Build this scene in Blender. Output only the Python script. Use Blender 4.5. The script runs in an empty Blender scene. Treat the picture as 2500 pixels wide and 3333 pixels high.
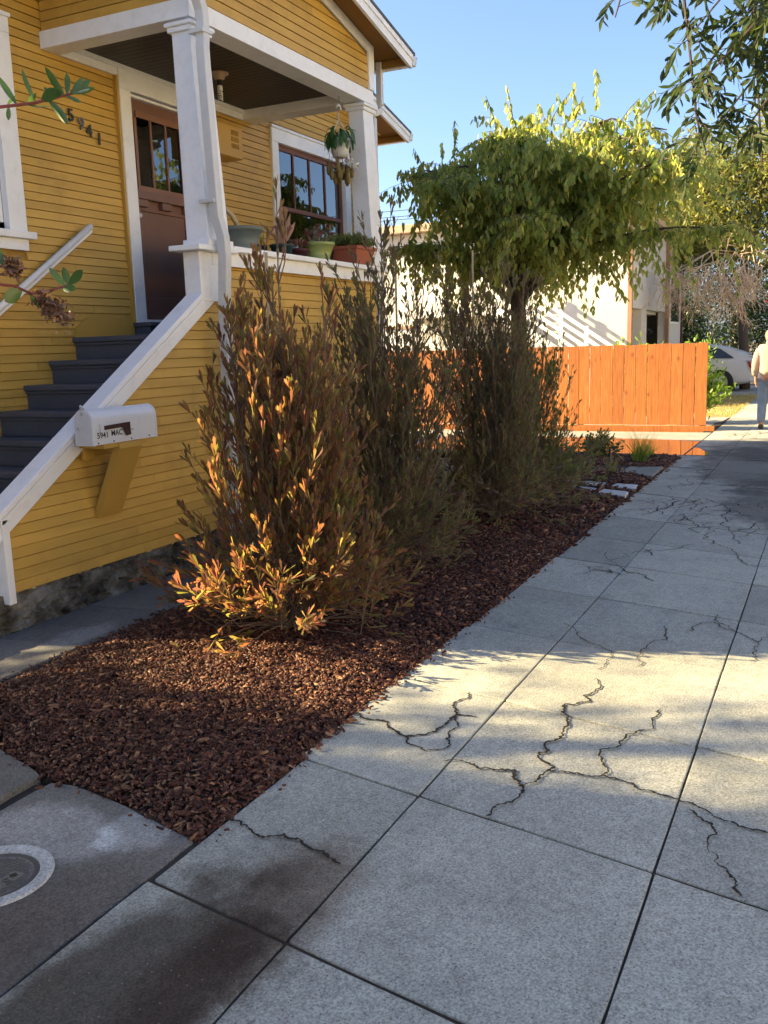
import bpy, math, random
import numpy as np
from mathutils import Vector, Matrix

# ------------------------------------------------------------------ camera, sky, sun, exposure
SC = bpy.context.scene
COL = SC.collection
YAW, PITCH, ROLL = (math.radians(a) for a in (26.1315, 10.1680, 1.7896))
cy, sy, cp, sp = math.cos(YAW), math.sin(YAW), math.cos(PITCH), math.sin(PITCH)
fwd = Vector((cy*cp, sy*cp, -sp))
rgt = Vector((sy, -cy, 0))
dwn = fwd.cross(rgt)
cr_, sr_ = math.cos(ROLL), math.sin(ROLL)
R_, D_ = cr_*rgt + sr_*dwn, -sr_*rgt + cr_*dwn
cam = bpy.data.cameras.new('camera')
camo = bpy.data.objects.new('camera', cam)
COL.objects.link(camo)
CAMP = Vector((0, 0, 1.56))
mw = Matrix(((R_.x, -D_.x, -fwd.x), (R_.y, -D_.y, -fwd.y), (R_.z, -D_.z, -fwd.z))).to_4x4()
mw.translation = CAMP
camo.matrix_world = mw
cam.sensor_fit = 'VERTICAL'
cam.sensor_height = 36
cam.sensor_width = 27
cam.lens = 36*3000/3333
cam.clip_start = 0.05
cam.clip_end = 600
SC.camera = camo

SUN_AZ, SUN_EL = math.radians(-19), math.radians(28)      # azimuth from +Y towards +X
world = bpy.data.worlds.new('World')
SC.world = world
world.use_nodes = True
wn = world.node_tree
sky = wn.nodes.new('ShaderNodeTexSky')
sky.sky_type = 'NISHITA'
sky.sun_disc = False
sky.sun_elevation = SUN_EL
sky.sun_rotation = SUN_AZ
sky.air_density = 0.72
sky.dust_density = 2.0
sky.ozone_density = 3.0
wn.links.new(sky.outputs[0], wn.nodes['Background'].inputs[0])
wn.nodes['Background'].inputs[1].default_value = 0.082
sl = bpy.data.lights.new('sun', 'SUN')
sl.energy = 4.7
sl.angle = math.radians(0.55)
sl.color = (1.0, 0.775, 0.42)
so = bpy.data.objects.new('sun', sl)
COL.objects.link(so)
sdir = Vector((math.sin(SUN_AZ)*math.cos(SUN_EL), math.cos(SUN_AZ)*math.cos(SUN_EL), math.sin(SUN_EL)))
so.rotation_euler = sdir.to_track_quat('Z', 'Y').to_euler()
SC.view_settings.view_transform = 'Standard'
SC.view_settings.look = 'None'
SC.view_settings.gamma = 1
SC.view_settings.use_curve_mapping = False
SC.view_settings.exposure = 2.2
SC.render.engine = 'CYCLES'
SC.cycles.max_bounces = 8
SC.cycles.transparent_max_bounces = 12
SC.cycles.use_denoising = True
rng = np.random.default_rng(7)
random.seed(7)

# ------------------------------------------------------------------ materials
def newmat(name):
    m = bpy.data.materials.new(name)
    m.use_nodes = True
    nt = m.node_tree
    return m, nt, nt.nodes['Principled BSDF']

def pos_node(nt, scale=None):
    g = nt.nodes.new('ShaderNodeNewGeometry')
    if scale is None:
        return g.outputs['Position']
    mp = nt.nodes.new('ShaderNodeMapping')
    mp.inputs['Scale'].default_value = scale
    nt.links.new(g.outputs['Position'], mp.inputs[0])
    return mp.outputs[0]

def noise(nt, vec, scale, detail=4, rough=.55, dist=0):
    n = nt.nodes.new('ShaderNodeTexNoise')
    n.inputs['Scale'].default_value = scale
    n.inputs['Detail'].default_value = detail
    n.inputs['Roughness'].default_value = rough
    n.inputs['Distortion'].default_value = dist
    nt.links.new(vec, n.inputs['Vector'])
    return n.outputs[0]

def ramp(nt, fac, stops, interp='LINEAR'):
    r = nt.nodes.new('ShaderNodeValToRGB')
    r.color_ramp.interpolation = interp
    el = r.color_ramp.elements
    while len(el) > 1:
        el.remove(el[-1])
    for i, (p, c) in enumerate(stops):
        e = el[0] if i == 0 else el.new(p)
        e.position = p
        if not hasattr(c, '__len__'):
            c = (c, c, c)
        e.color = (*c, 1)
    nt.links.new(fac, r.inputs[0])
    return r.outputs[0]

def mixc(nt, fac, a, b, mode='MIX'):
    m = nt.nodes.new('ShaderNodeMix')
    m.data_type = 'RGBA'
    m.blend_type = mode
    for s, v in ((m.inputs[0], fac), (m.inputs[6], a), (m.inputs[7], b)):
        if hasattr(v, 'node'):
            nt.links.new(v, s)
        elif hasattr(v, '__len__'):
            s.default_value = (*v, 1)
        else:
            s.default_value = v
    return m.outputs[2]

def math_(nt, op, a, b=None, clamp=False):
    m = nt.nodes.new('ShaderNodeMath')
    m.operation = op
    m.use_clamp = clamp
    for s, v in ((m.inputs[0], a), (m.inputs[1], b)):
        if v is None:
            continue
        if hasattr(v, 'node'):
            nt.links.new(v, s)
        else:
            s.default_value = v
    return m.outputs[0]

def bump(nt, bsdf, h, strength=.3, dist=.01):
    b = nt.nodes.new('ShaderNodeBump')
    b.inputs['Strength'].default_value = strength
    b.inputs['Distance'].default_value = dist
    nt.links.new(h, b.inputs['Height'])
    nt.links.new(b.outputs[0], bsdf.inputs['Normal'])

def mul(c, k):
    return tuple(min(1, x*k) for x in c)

def mat(name, base, rough=.6, var=.12, scale=6, bmp=.0, bscale=60, spec=.4, stretch=None, dirt=None, dirt_amt=.0, dscale=3, metal=0, isl=0.0):
    m, nt, b = newmat(name)
    p = pos_node(nt, stretch)
    f = noise(nt, p, scale)
    c = ramp(nt, f, [(.25, mul(base, 1-var)), (.75, mul(base, 1+var))])
    if isl:
        g = nt.nodes.new('ShaderNodeObjectInfo')
        c = mixc(nt, 1.0, c, ramp(nt, g.outputs['Random'], [(0, 1-isl), (1, 1.0)]), 'MULTIPLY')
    if dirt:
        d = ramp(nt, noise(nt, pos_node(nt), dscale, 8, .7), [(.5, 0), (.72, 1)])
        c = mixc(nt, math_(nt, 'MULTIPLY', d, dirt_amt), c, dirt)
    nt.links.new(c, b.inputs['Base Color'])
    b.inputs['Roughness'].default_value = rough
    b.inputs['Specular IOR Level'].default_value = spec
    b.inputs['Metallic'].default_value = metal
    if bmp:
        bump(nt, b, noise(nt, p, bscale, 3), bmp, .004)
    return m

def leafmat(name, cols, trans=.4, tcols=None, rough=.45, spec=.35):
    m, nt, b = newmat(name)
    g = nt.nodes.new('ShaderNodeNewGeometry')
    n = len(cols)
    c = ramp(nt, g.outputs['Random Per Island'], [(i/max(1, n-1), x) for i, x in enumerate(cols)])
    nt.links.new(c, b.inputs['Base Color'])
    b.inputs['Roughness'].default_value = rough
    b.inputs['Specular IOR Level'].default_value = spec
    t = nt.nodes.new('ShaderNodeBsdfTranslucent')
    if tcols:
        n = len(tcols)
        tc = ramp(nt, g.outputs['Random Per Island'], [(i/max(1, n-1), x) for i, x in enumerate(tcols)])
    else:
        tc = mixc(nt, 1.0, c, (2.2, 2.2, 1.1), 'MULTIPLY')
    nt.links.new(tc, t.inputs[0])
    mx = nt.nodes.new('ShaderNodeMixShader')
    mx.inputs[0].default_value = trans
    nt.links.new(b.outputs[0], mx.inputs[1])
    nt.links.new(t.outputs[0], mx.inputs[2])
    nt.links.new(mx.outputs[0], nt.nodes['Material Output'].inputs[0])
    return m

def glassmat(name, tint=(.35, .38, .40), ior=1.52, gloss=.02):
    m, nt, b = newmat(name)
    nt.nodes.remove(b)
    tr = nt.nodes.new('ShaderNodeBsdfTransparent')
    tr.inputs[0].default_value = (*tint, 1)
    gl = nt.nodes.new('ShaderNodeBsdfGlossy')
    gl.inputs['Roughness'].default_value = gloss
    fr = nt.nodes.new('ShaderNodeFresnel')
    fr.inputs['IOR'].default_value = ior
    f2 = math_(nt, 'MULTIPLY_ADD', fr.outputs[0], 1.9)
    f2.node.inputs[2].default_value = .06
    f2.node.use_clamp = True
    mx = nt.nodes.new('ShaderNodeMixShader')
    nt.links.new(f2, mx.inputs[0])
    nt.links.new(tr.outputs[0], mx.inputs[1])
    nt.links.new(gl.outputs[0], mx.inputs[2])
    nt.links.new(mx.outputs[0], nt.nodes['Material Output'].inputs[0])
    return m

def blob(nt, P, x, y, rx, ry, soft=.5, wob=.35, nscale=3.0):
    """smooth irregular stain mask around (x, y)"""
    s = nt.nodes.new('ShaderNodeVectorMath'); s.operation = 'SUBTRACT'
    s.inputs[1].default_value = (x, y, 0)
    nt.links.new(P, s.inputs[0])
    d = nt.nodes.new('ShaderNodeVectorMath'); d.operation = 'MULTIPLY'
    d.inputs[1].default_value = (1/rx, 1/ry, 0)
    nt.links.new(s.outputs[0], d.inputs[0])
    l = nt.nodes.new('ShaderNodeVectorMath'); l.operation = 'LENGTH'
    nt.links.new(d.outputs[0], l.inputs[0])
    n = math_(nt, 'MULTIPLY', math_(nt, 'SUBTRACT', noise(nt, P, nscale, 6, .65), .5), wob*4)
    v = math_(nt, 'ADD', l.outputs['Value'], n)
    r = nt.nodes.new('ShaderNodeMapRange')
    r.inputs[1].default_value = 1+soft*.5
    r.inputs[2].default_value = 1-soft*.5
    r.interpolation_type = 'SMOOTHSTEP'
    nt.links.new(v, r.inputs[0])
    return r.outputs[0]

def concrete(name, base, stains=(), speck=1.0, rough=.85, tone=.12):
    m, nt, b = newmat(name)
    P = pos_node(nt)
    c = ramp(nt, noise(nt, P, 1.7, 6, .6), [(.3, mul(base, 1-tone)), (.7, mul(base, 1+tone))])
    c = mixc(nt, 1.0, c, ramp(nt, noise(nt, P, 5.5, 7, .7), [(.30, .80), (.48, 1.0), (.75, 1.08)]), 'MULTIPLY')
    c = mixc(nt, 1.0, c, ramp(nt, noise(nt, P, 130, 3, .7), [(.34, .60), (.5, 1.0), (.66, 1.36)]), 'MULTIPLY')
    c = mixc(nt, 1.0, c, ramp(nt, noise(nt, P, 26, 4, .6), [(.32, .88), (.68, 1.1)]), 'MULTIPLY')
    info = nt.nodes.new('ShaderNodeObjectInfo')
    c = mixc(nt, 1.0, c, ramp(nt, info.outputs['Random'], [(0, .80), (1, 1.10)]), 'MULTIPLY')
    for (x, y, rx, ry, col, amt, soft) in stains:
        k = math_(nt, 'MULTIPLY', blob(nt, P, x, y, rx, ry, soft), amt)
        c = mixc(nt, k, c, mixc(nt, 1.0, c, col, 'MULTIPLY'))
    v = nt.nodes.new('ShaderNodeTexVoronoi')
    v.inputs['Scale'].default_value = 95
    nt.links.new(P, v.inputs['Vector'])
    isgrit = ramp(nt, v.outputs['Distance'], [(.16, 1), (.30, 0)])
    sep = nt.nodes.new('ShaderNodeSeparateColor')
    nt.links.new(v.outputs['Color'], sep.inputs[0])
    dark = math_(nt, 'MULTIPLY', isgrit, ramp(nt, sep.outputs[0], [(.52, 0), (.56, .7*speck)], 'CONSTANT'))
    lite = math_(nt, 'MULTIPLY', ramp(nt, v.outputs['Distance'], [(.08, 1), (.20, 0)]), ramp(nt, sep.outputs[1], [(.88, 0), (.90, .55*speck)], 'CONSTANT'))
    c = mixc(nt, dark, c, (.045, .045, .05))
    c = mixc(nt, lite, c, (.62, .62, .60))
    v2 = nt.nodes.new('ShaderNodeTexVoronoi')
    v2.inputs['Scale'].default_value = 17
    nt.links.new(P, v2.inputs['Vector'])
    sep2 = nt.nodes.new('ShaderNodeSeparateColor')
    nt.links.new(v2.outputs['Color'], sep2.inputs[0])
    pit = math_(nt, 'MULTIPLY', ramp(nt, v2.outputs['Distance'], [(.03, 1), (.09, 0)]), ramp(nt, sep2.outputs[0], [(.8, 0), (.82, .75)], 'CONSTANT'))
    c = mixc(nt, pit, c, (.03, .03, .032))
    nt.links.new(c, b.inputs['Base Color'])
    b.inputs['Roughness'].default_value = rough
    b.inputs['Specular IOR Level'].default_value = .3
    bump(nt, b, math_(nt, 'ADD', noise(nt, P, 120, 3, .7), math_(nt, 'MULTIPLY', noise(nt, P, 9, 4), 1.2)), .45, .004)
    return m

YEL = (.63, .385, .080)
M = {}
M['yellow'] = mat('yellow_paint', YEL, .55, .10, 1.6, .25, 30, .35, (1.2, 1.2, 9), (.30, .17, .05), .40, 2.6, isl=.17)
M['yellow_shaded'] = mat('yellow_paint_groove_shade', mul(YEL, .55), .7, .2, 5)  # darkened yellow: the shade in gaps and slots put into the colour
M['yellow_wood'] = mat('yellow_paint_plain', mul(YEL, .86), .5, .08, 3, .15, 40)
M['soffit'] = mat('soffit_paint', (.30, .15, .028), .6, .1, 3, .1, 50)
M['white'] = mat('white_trim_paint', (.86, .87, .87), .45, .035, 2.5, .12, 45, .4, None, (.45, .43, .39), .22, 9)
M['gutter'] = mat('gutter_paint', (.62, .62, .60), .4, .05, 4, .05, 40, .5, None, (.35, .34, .31), .35, 5)
M['step'] = mat('slate_blue_step_paint', (.075, .088, .118), .5, .15, 5, .12, 50, .45, None, (.10, .10, .10), .25, 4)
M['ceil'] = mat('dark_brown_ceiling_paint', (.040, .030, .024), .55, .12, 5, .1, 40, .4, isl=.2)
M['door'] = mat('brown_door_paint', (.185, .092, .066), .38, .1, 2.0, .05, 60, .5)
M['door_light'] = mat('brown_door_sash', (.235, .115, .072), .45, .12, 4)
M['sash'] = mat('red_brown_sash_paint', (.20, .088, .062), .5, .14, 6)
M['glass'] = glassmat('window_glass')
M['interior'] = mat('unlit_room_dark', (.030, .032, .036), .9, .1, 2)  # near black, carries the darkness of the unlit rooms
M['blind'] = mat('grey_blind', (.42, .44, .43), .6, .08, 4)
M['roof'] = mat('grey_asphalt_shingle', (.12, .125, .13), .9, .25, 25, .5, 90)
M['metal'] = mat('weathered_metal', (.16, .15, .145), .45, .2, 30, .1, 80, .5, metal=.6)
M['blackish'] = mat('black_metal', (.018, .017, .017), .4, .1, 8, spec=.5)
M['rust'] = mat('rusty_flag', (.055, .022, .016), .75, .35, 40, .2, 120)
M['mailwhite'] = mat('mailbox_white_enamel', (.74, .75, .77), .30, .03, 5, .03, 20, .5, None, (.45, .33, .20), .22, 9)
M['maildoor'] = mat('mailbox_door_grey', (.60, .62, .65), .35, .03, 8)
M['mailink'] = mat('black_letter', (.02, .02, .022), .5, .05, 8)
M['soil'] = mat('dark_soil', (.022, .015, .011), .95, .3, 20, .4, 70)
M['filler'] = mat('joint_dirt', (.040, .033, .026), .95, .4, 25, .4, 70)
M['crack'] = mat('crack_dirt', (.024, .020, .017), .95, .3, 30)
M['foundation'] = None
M['bark'] = mat('tree_bark', (.085, .068, .055), .85, .3, 9, .6, 30, .2, (4, 4, .8))
M['stem'] = mat('shrub_stem', (.15, .105, .075), .7, .25, 14)
M['redstem'] = mat('red_stem', (.19, .05, .04), .6, .2, 20)
M['stake'] = mat('bamboo_stake', (.42, .33, .18), .6, .12, 6)
M['stucco'] = mat('white_stucco', (.60, .58, .53), .9, .05, 3, .25, 90)
M['stucco_grey'] = mat('grey_stucco', (.60, .58, .54), .9, .05, 3, .2, 90)  # second stucco, almost the same tone as the white one
M['fascia_pale'] = mat('cream_stucco', (.72, .62, .44), .9, .05, 3)
M['brownpole'] = mat('brown_downpipe', (.34, .19, .11), .6, .12, 5)
M['fascia'] = mat('tan_fascia', (.48, .33, .21), .6, .08, 4)
M['rail'] = mat('white_rail', (.80, .80, .78), .5, .03, 4)
M['darkred'] = mat('dark_red_trim', (.10, .018, .018), .6, .1, 4)
M['plastic_green'] = mat('green_pot_glaze', (.28, .32, .085), .25, .07, 6, .03, 30, .5)
M['plastic_grey'] = mat('grey_green_plastic', (.13, .155, .135), .5, .08, 7, .1, 60)
M['terracotta'] = mat('terracotta_plastic', (.36, .105, .055), .55, .08, 7, .1, 60)
M['darkgreen'] = mat('dark_green_plastic', (.018, .045, .034), .45, .1, 6)
M['maroon'] = mat('maroon_pot', (.07, .012, .012), .4, .1, 6)
M['blackpot'] = mat('black_plastic_pot', (.012, .012, .014), .5, .1, 6)
M['bench'] = mat('dark_navy_bench', (.014, .017, .030), .45, .1, 6)
M['potwhite'] = mat('white_plastic_pot', (.62, .63, .60), .35, .04, 6)
M['succ'] = leafmat('succulent_green', [(.10, .16, .04), (.18, .24, .07), (.24, .28, .10), (.13, .17, .07)], .15)
M['succred'] = leafmat('succulent_red', [(.16, .045, .04), (.22, .07, .06), (.19, .17, .11), (.24, .10, .08)], .12)
M['brom'] = leafmat('bromeliad_pink', [(.42, .13, .13), (.50, .22, .18), (.36, .24, .17), (.50, .08, .10)], .25)
M['hangleaf'] = leafmat('hanging_leaf', [(.025, .07, .018), (.045, .11, .03), (.07, .14, .035)], .25)
M['pitcher'] = leafmat('pitcher_cup', [(.24, .22, .05), (.28, .24, .07), (.20, .14, .05), (.26, .12, .06)], .25)
M['hop1'] = leafmat('hopbush_red_leaf', [(.11, .085, .035), (.15, .055, .042), (.085, .115, .034), (.17, .075, .045), (.12, .055, .060), (.13, .145, .042), (.17, .10, .055), (.085, .04, .045)], .45,
                    [(.46, .30, .07), (.62, .20, .08), (.42, .40, .07), (.66, .27, .11), (.38, .14, .10), (.50, .50, .09), (.64, .36, .11), (.30, .12, .09)])
M['hop2'] = leafmat('hopbush_brown_leaf', [(.10, .092, .045), (.115, .072, .055), (.085, .110, .042), (.13, .088, .062), (.10, .070, .068), (.105, .135, .050), (.14, .12, .07)], .42,
                    [(.34, .28, .10), (.34, .18, .10), (.30, .34, .09), (.38, .24, .12), (.24, .15, .12), (.34, .40, .10), (.4, .33, .14)])
M['hop3'] = leafmat('hopbush_green_leaf', [(.075, .105, .038), (.095, .130, .044), (.12, .11, .055), (.085, .125, .044), (.11, .085, .058), (.12, .15, .055)], .42,
                    [(.24, .33, .08), (.30, .37, .08), (.33, .27, .10), (.26, .38, .08), (.28, .2, .1), (.36, .42, .10)])
M['cherry'] = leafmat('weeping_tree_leaf', [(.080, .130, .040), (.105, .165, .048), (.140, .205, .060), (.19, .225, .065), (.115, .180, .052), (.16, .21, .06), (.22, .25, .07)], .48,
                      [(.40, .55, .09), (.48, .60, .10), (.60, .66, .12), (.80, .76, .18), (.48, .60, .10), (.74, .62, .14), (.86, .80, .22)])
M['photinia'] = leafmat('photinia_leaf', [(.035, .080, .020), (.045, .10, .026), (.065, .12, .035), (.05, .09, .05)], .22, None, .35, .5)
M['dryflower'] = leafmat('dry_flower_head', [(.14, .07, .045), (.20, .11, .07), (.10, .05, .04), (.27, .16, .10)], .1)
M['ash'] = leafmat('ash_leaf', [(.025, .045, .026), (.035, .055, .026), (.055, .080, .028), (.04, .06, .03)], .36, None, .6, .2)
M['olive'] = leafmat('background_tree_leaf', [(.10, .125, .032), (.15, .165, .045), (.20, .195, .06), (.08, .115, .03), (.24, .20, .09), (.12, .15, .035)], .42)
M['hedge'] = leafmat('dark_hedge_leaf', [(.012, .026, .010), (.020, .040, .014), (.030, .048, .016)], .25)
M['brightbush'] = leafmat('bright_bush_leaf', [(.10, .18, .03), (.16, .25, .04), (.22, .30, .05), (.12, .2, .035)], .42)
M['rose'] = leafmat('low_shrub_leaf', [(.035, .065, .022), (.06, .09, .03), (.10, .11, .05)], .3)
M['blade'] = leafmat('grass_blade', [(.08, .15, .03), (.12, .20, .04), (.17, .22, .06)], .35)
M['wisp'] = leafmat('dry_grass_blade', [(.16, .16, .08), (.22, .20, .11), (.12, .14, .07)], .3)
M['dead'] = mat('dead_twig', (.52, .39, .27), .8, .2, 6)
M['chip'] = leafmat('bark_chip', [(.042, .012, .007), (.075, .021, .011), (.024, .008, .006), (.105, .032, .016), (.055, .015, .009), (.14, .050, .024), (.032, .010, .007), (.066, .019, .010), (.22, .10, .05), (.050, .014, .008), (.095, .028, .014), (.30, .16, .085), (.03, .010, .007)], .0, rough=.55, spec=.3)
M['lawn'] = leafmat('dry_grass', [(.36, .27, .10), (.42, .33, .14), (.30, .26, .09), (.46, .36, .17)], .25)
M['lawn_base'] = mat('dry_lawn_ground', (.34, .26, .11), .95, .25, 5, .3, 60)
M['paver'] = mat('pale_paver', (.50, .52, .53), .8, .06, 5, .2, 90, isl=.06)
M['flag'] = concrete('green_grey_flagstone', (.235, .245, .225), (), .5)
M['carwhite'] = mat('car_white_paint', (.66, .64, .60), .25, .02, 3, spec=.55)
M['carglass'] = mat('car_dark_glass', (.02, .022, .025), .06, .05, 3, spec=.6)
M['tyre'] = mat('tyre_rubber', (.016, .016, .017), .75, .1, 12)
M['rim'] = mat('alloy_rim', (.55, .55, .56), .3, .05, 6, metal=.5)
M['lamp'] = mat('tail_lamp_clear', (.55, .46, .47), .15, .1, 9, spec=.6)
M['lampred'] = mat('tail_lamp_red', (.30, .03, .04), .15, .1, 9, spec=.6)
M['skin'] = mat('skin', (.42, .22, .15), .5, .06, 12)
M['shirt'] = mat('beige_sweatshirt', (.42, .30, .235), .9, .07, 9, .35, 25)
M['jeans'] = mat('faded_jeans', (.135, .18, .26), .85, .22, 9, .35, 40)
M['cap'] = mat('tan_cap', (.20, .17, .125), .85, .1, 12)
M['shoe'] = mat('brown_shoe', (.055, .038, .030), .7, .15, 20)
M['hairgrey'] = mat('grey_hair', (.16, .145, .13), .7, .15, 30)
M['asphalt'] = mat('asphalt', (.16, .155, .15), .9, .15, 12, .4, 90)
M['ring'] = concrete('pale_concrete_ring', (.50, .51, .50), (), .3)
M['iron'] = mat('cast_iron_lid', (.075, .072, .068), .55, .2, 14, .2, 60, .4)
M['wire'] = mat('power_wire', (.03, .03, .035), .6, .05, 5)

BROWN = (.42, .33, .28)
WET = (.34, .33, .33)
M['sidewalk'] = concrete('sidewalk_concrete', (.345, .352, .312), [
    (1.30, 1.52, .85, .30, (.24, .205, .18), .95, .6), (2.05, 1.36, .34, .16, (.45, .34, .28), .8, 1.0),
    (1.62, 1.38, .30, .12, (.45, .28, .22), .7, .9), (1.25, 1.0, .30, .25, (.72, .66, .62), .5, .9),
    (9.6, .35, 1.6, .55, WET, .85, .5), (12.2, .6, 2.2, .95, WET, .9, .5), (13.8, .4, 1.5, 1.3, WET, .85, .5), (8.2, .25, .5, .25, WET, .6, .6),
    (4.2, 1.0, .6, .5, (.8, .78, .74), .5, .9)])
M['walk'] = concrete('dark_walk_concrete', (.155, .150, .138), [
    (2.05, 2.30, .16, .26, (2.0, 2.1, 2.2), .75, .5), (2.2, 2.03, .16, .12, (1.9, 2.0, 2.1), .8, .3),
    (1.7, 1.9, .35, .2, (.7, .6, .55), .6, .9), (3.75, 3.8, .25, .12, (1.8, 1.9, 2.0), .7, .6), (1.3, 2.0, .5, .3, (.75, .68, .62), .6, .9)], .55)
M['drive'] = concrete('driveway_concrete', (.37, .355, .32), [(13.9, 3, 1.0, 3, (.5, .48, .45), .8, .4)], .4)

def found_mat():
    m, nt, b = newmat('mossy_foundation')
    P = pos_node(nt)
    c = ramp(nt, noise(nt, P, 5, 8, .7), [(.34, (.015, .012, .009)), (.46, (.09, .080, .062)), (.58, (.22, .205, .175)), (.72, (.36, .34, .31))])
    c = mixc(nt, ramp(nt, noise(nt, P, 3.1, 6, .7), [(.55, 0), (.68, .8)]), c, (.055, .050, .012))
    c = mixc(nt, ramp(nt, noise(nt, P, 7, 6, .75), [(.58, 0), (.66, .9)]), c, (.015, .013, .010))
    nt.links.new(c, b.inputs['Base Color'])
    b.inputs['Roughness'].default_value = .95
    bump(nt, b, noise(nt, P, 22, 8, .7), .9, .03)
    return m
M['foundation'] = found_mat()

def fence_mat():
    m, nt, b = newmat('orange_stained_cedar')
    info = nt.nodes.new('ShaderNodeObjectInfo')
    P = pos_node(nt)
    off = nt.nodes.new('ShaderNodeVectorMath'); off.operation = 'MULTIPLY_ADD'
    off.inputs[1].default_value = (3, 16, .9)
    comb = nt.nodes.new('ShaderNodeCombineXYZ')
    for i in range(3):
        nt.links.new(math_(nt, 'MULTIPLY', info.outputs['Random'], 37+i*11), comb.inputs[i])
    nt.links.new(P, off.inputs[0]); nt.links.new(comb.outputs[0], off.inputs[2])
    g = noise(nt, off.outputs[0], 3.4, 6, .65, .8)
    c = ramp(nt, g, [(.22, (.18, .050, .011)), (.5, (.38, .122, .025)), (.78, (.52, .20, .052))])
    v = nt.nodes.new('ShaderNodeTexVoronoi'); v.inputs['Scale'].default_value = 3.6
    mp = nt.nodes.new('ShaderNodeVectorMath'); mp.operation = 'MULTIPLY_ADD'
    mp.inputs[1].default_value = (1, 1.3, .8)
    nt.links.new(P, mp.inputs[0]); nt.links.new(comb.outputs[0], mp.inputs[2]); nt.links.new(mp.outputs[0], v.inputs['Vector'])
    sp_ = nt.nodes.new('ShaderNodeSeparateColor'); nt.links.new(v.outputs['Color'], sp_.inputs[0])
    k = math_(nt, 'MULTIPLY', ramp(nt, v.outputs['Distance'], [(.06, 1), (.17, 0)]), ramp(nt, sp_.outputs[0], [(.40, 0), (.45, .85)]))
    c = mixc(nt, k, c, (.20, .05, .014))
    c = mixc(nt, 1.0, c, ramp(nt, info.outputs['Random'], [(0, .82), (1, 1.08)]), 'MULTIPLY')
    nt.links.new(c, b.inputs['Base Color'])
    b.inputs['Roughness'].default_value = .6
    bump(nt, b, g, .25, .006)
    return m
M['fence'] = fence_mat()

def water_mat():
    m, nt, b = newmat('thin_water_film')
    b.inputs['Base Color'].default_value = (.085, .078, .072, 1)
    b.inputs['Roughness'].default_value = .045
    b.inputs['IOR'].default_value = 1.75
    b.inputs['Specular IOR Level'].default_value = .5
    b.inputs['Coat Weight'].default_value = 1
    b.inputs['Coat IOR'].default_value = 1.5
    b.inputs['Coat Roughness'].default_value = .03
    return m
M['water'] = water_mat()

# ------------------------------------------------------------------ mesh helpers
def link(name, me, m=None, parent=None, kind=None, smooth=False):
    o = bpy.data.objects.new(name, me)
    COL.objects.link(o)
    if m is not None:
        me.materials.append(M[m] if isinstance(m, str) else m)
    if parent is not None:
        o.parent = parent
    if kind:
        o['kind'] = kind
    if smooth:
        me.polygons.foreach_set('use_smooth', [True]*len(me.polygons))
    return o

def tag(o, label, cat, group=None, kind=None):
    if label: o['label'] = label
    if cat: o['category'] = cat
    if group: o['group'] = group
    if kind: o['kind'] = kind
    return o

def empty(name, loc=(0, 0, 0), rz=0, parent=None):
    o = bpy.data.objects.new(name, None)
    COL.objects.link(o)
    o.location = loc
    o.rotation_euler = (0, 0, rz)
    o.empty_display_size = .1
    if parent is not None:
        o.parent = parent
    return o

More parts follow.
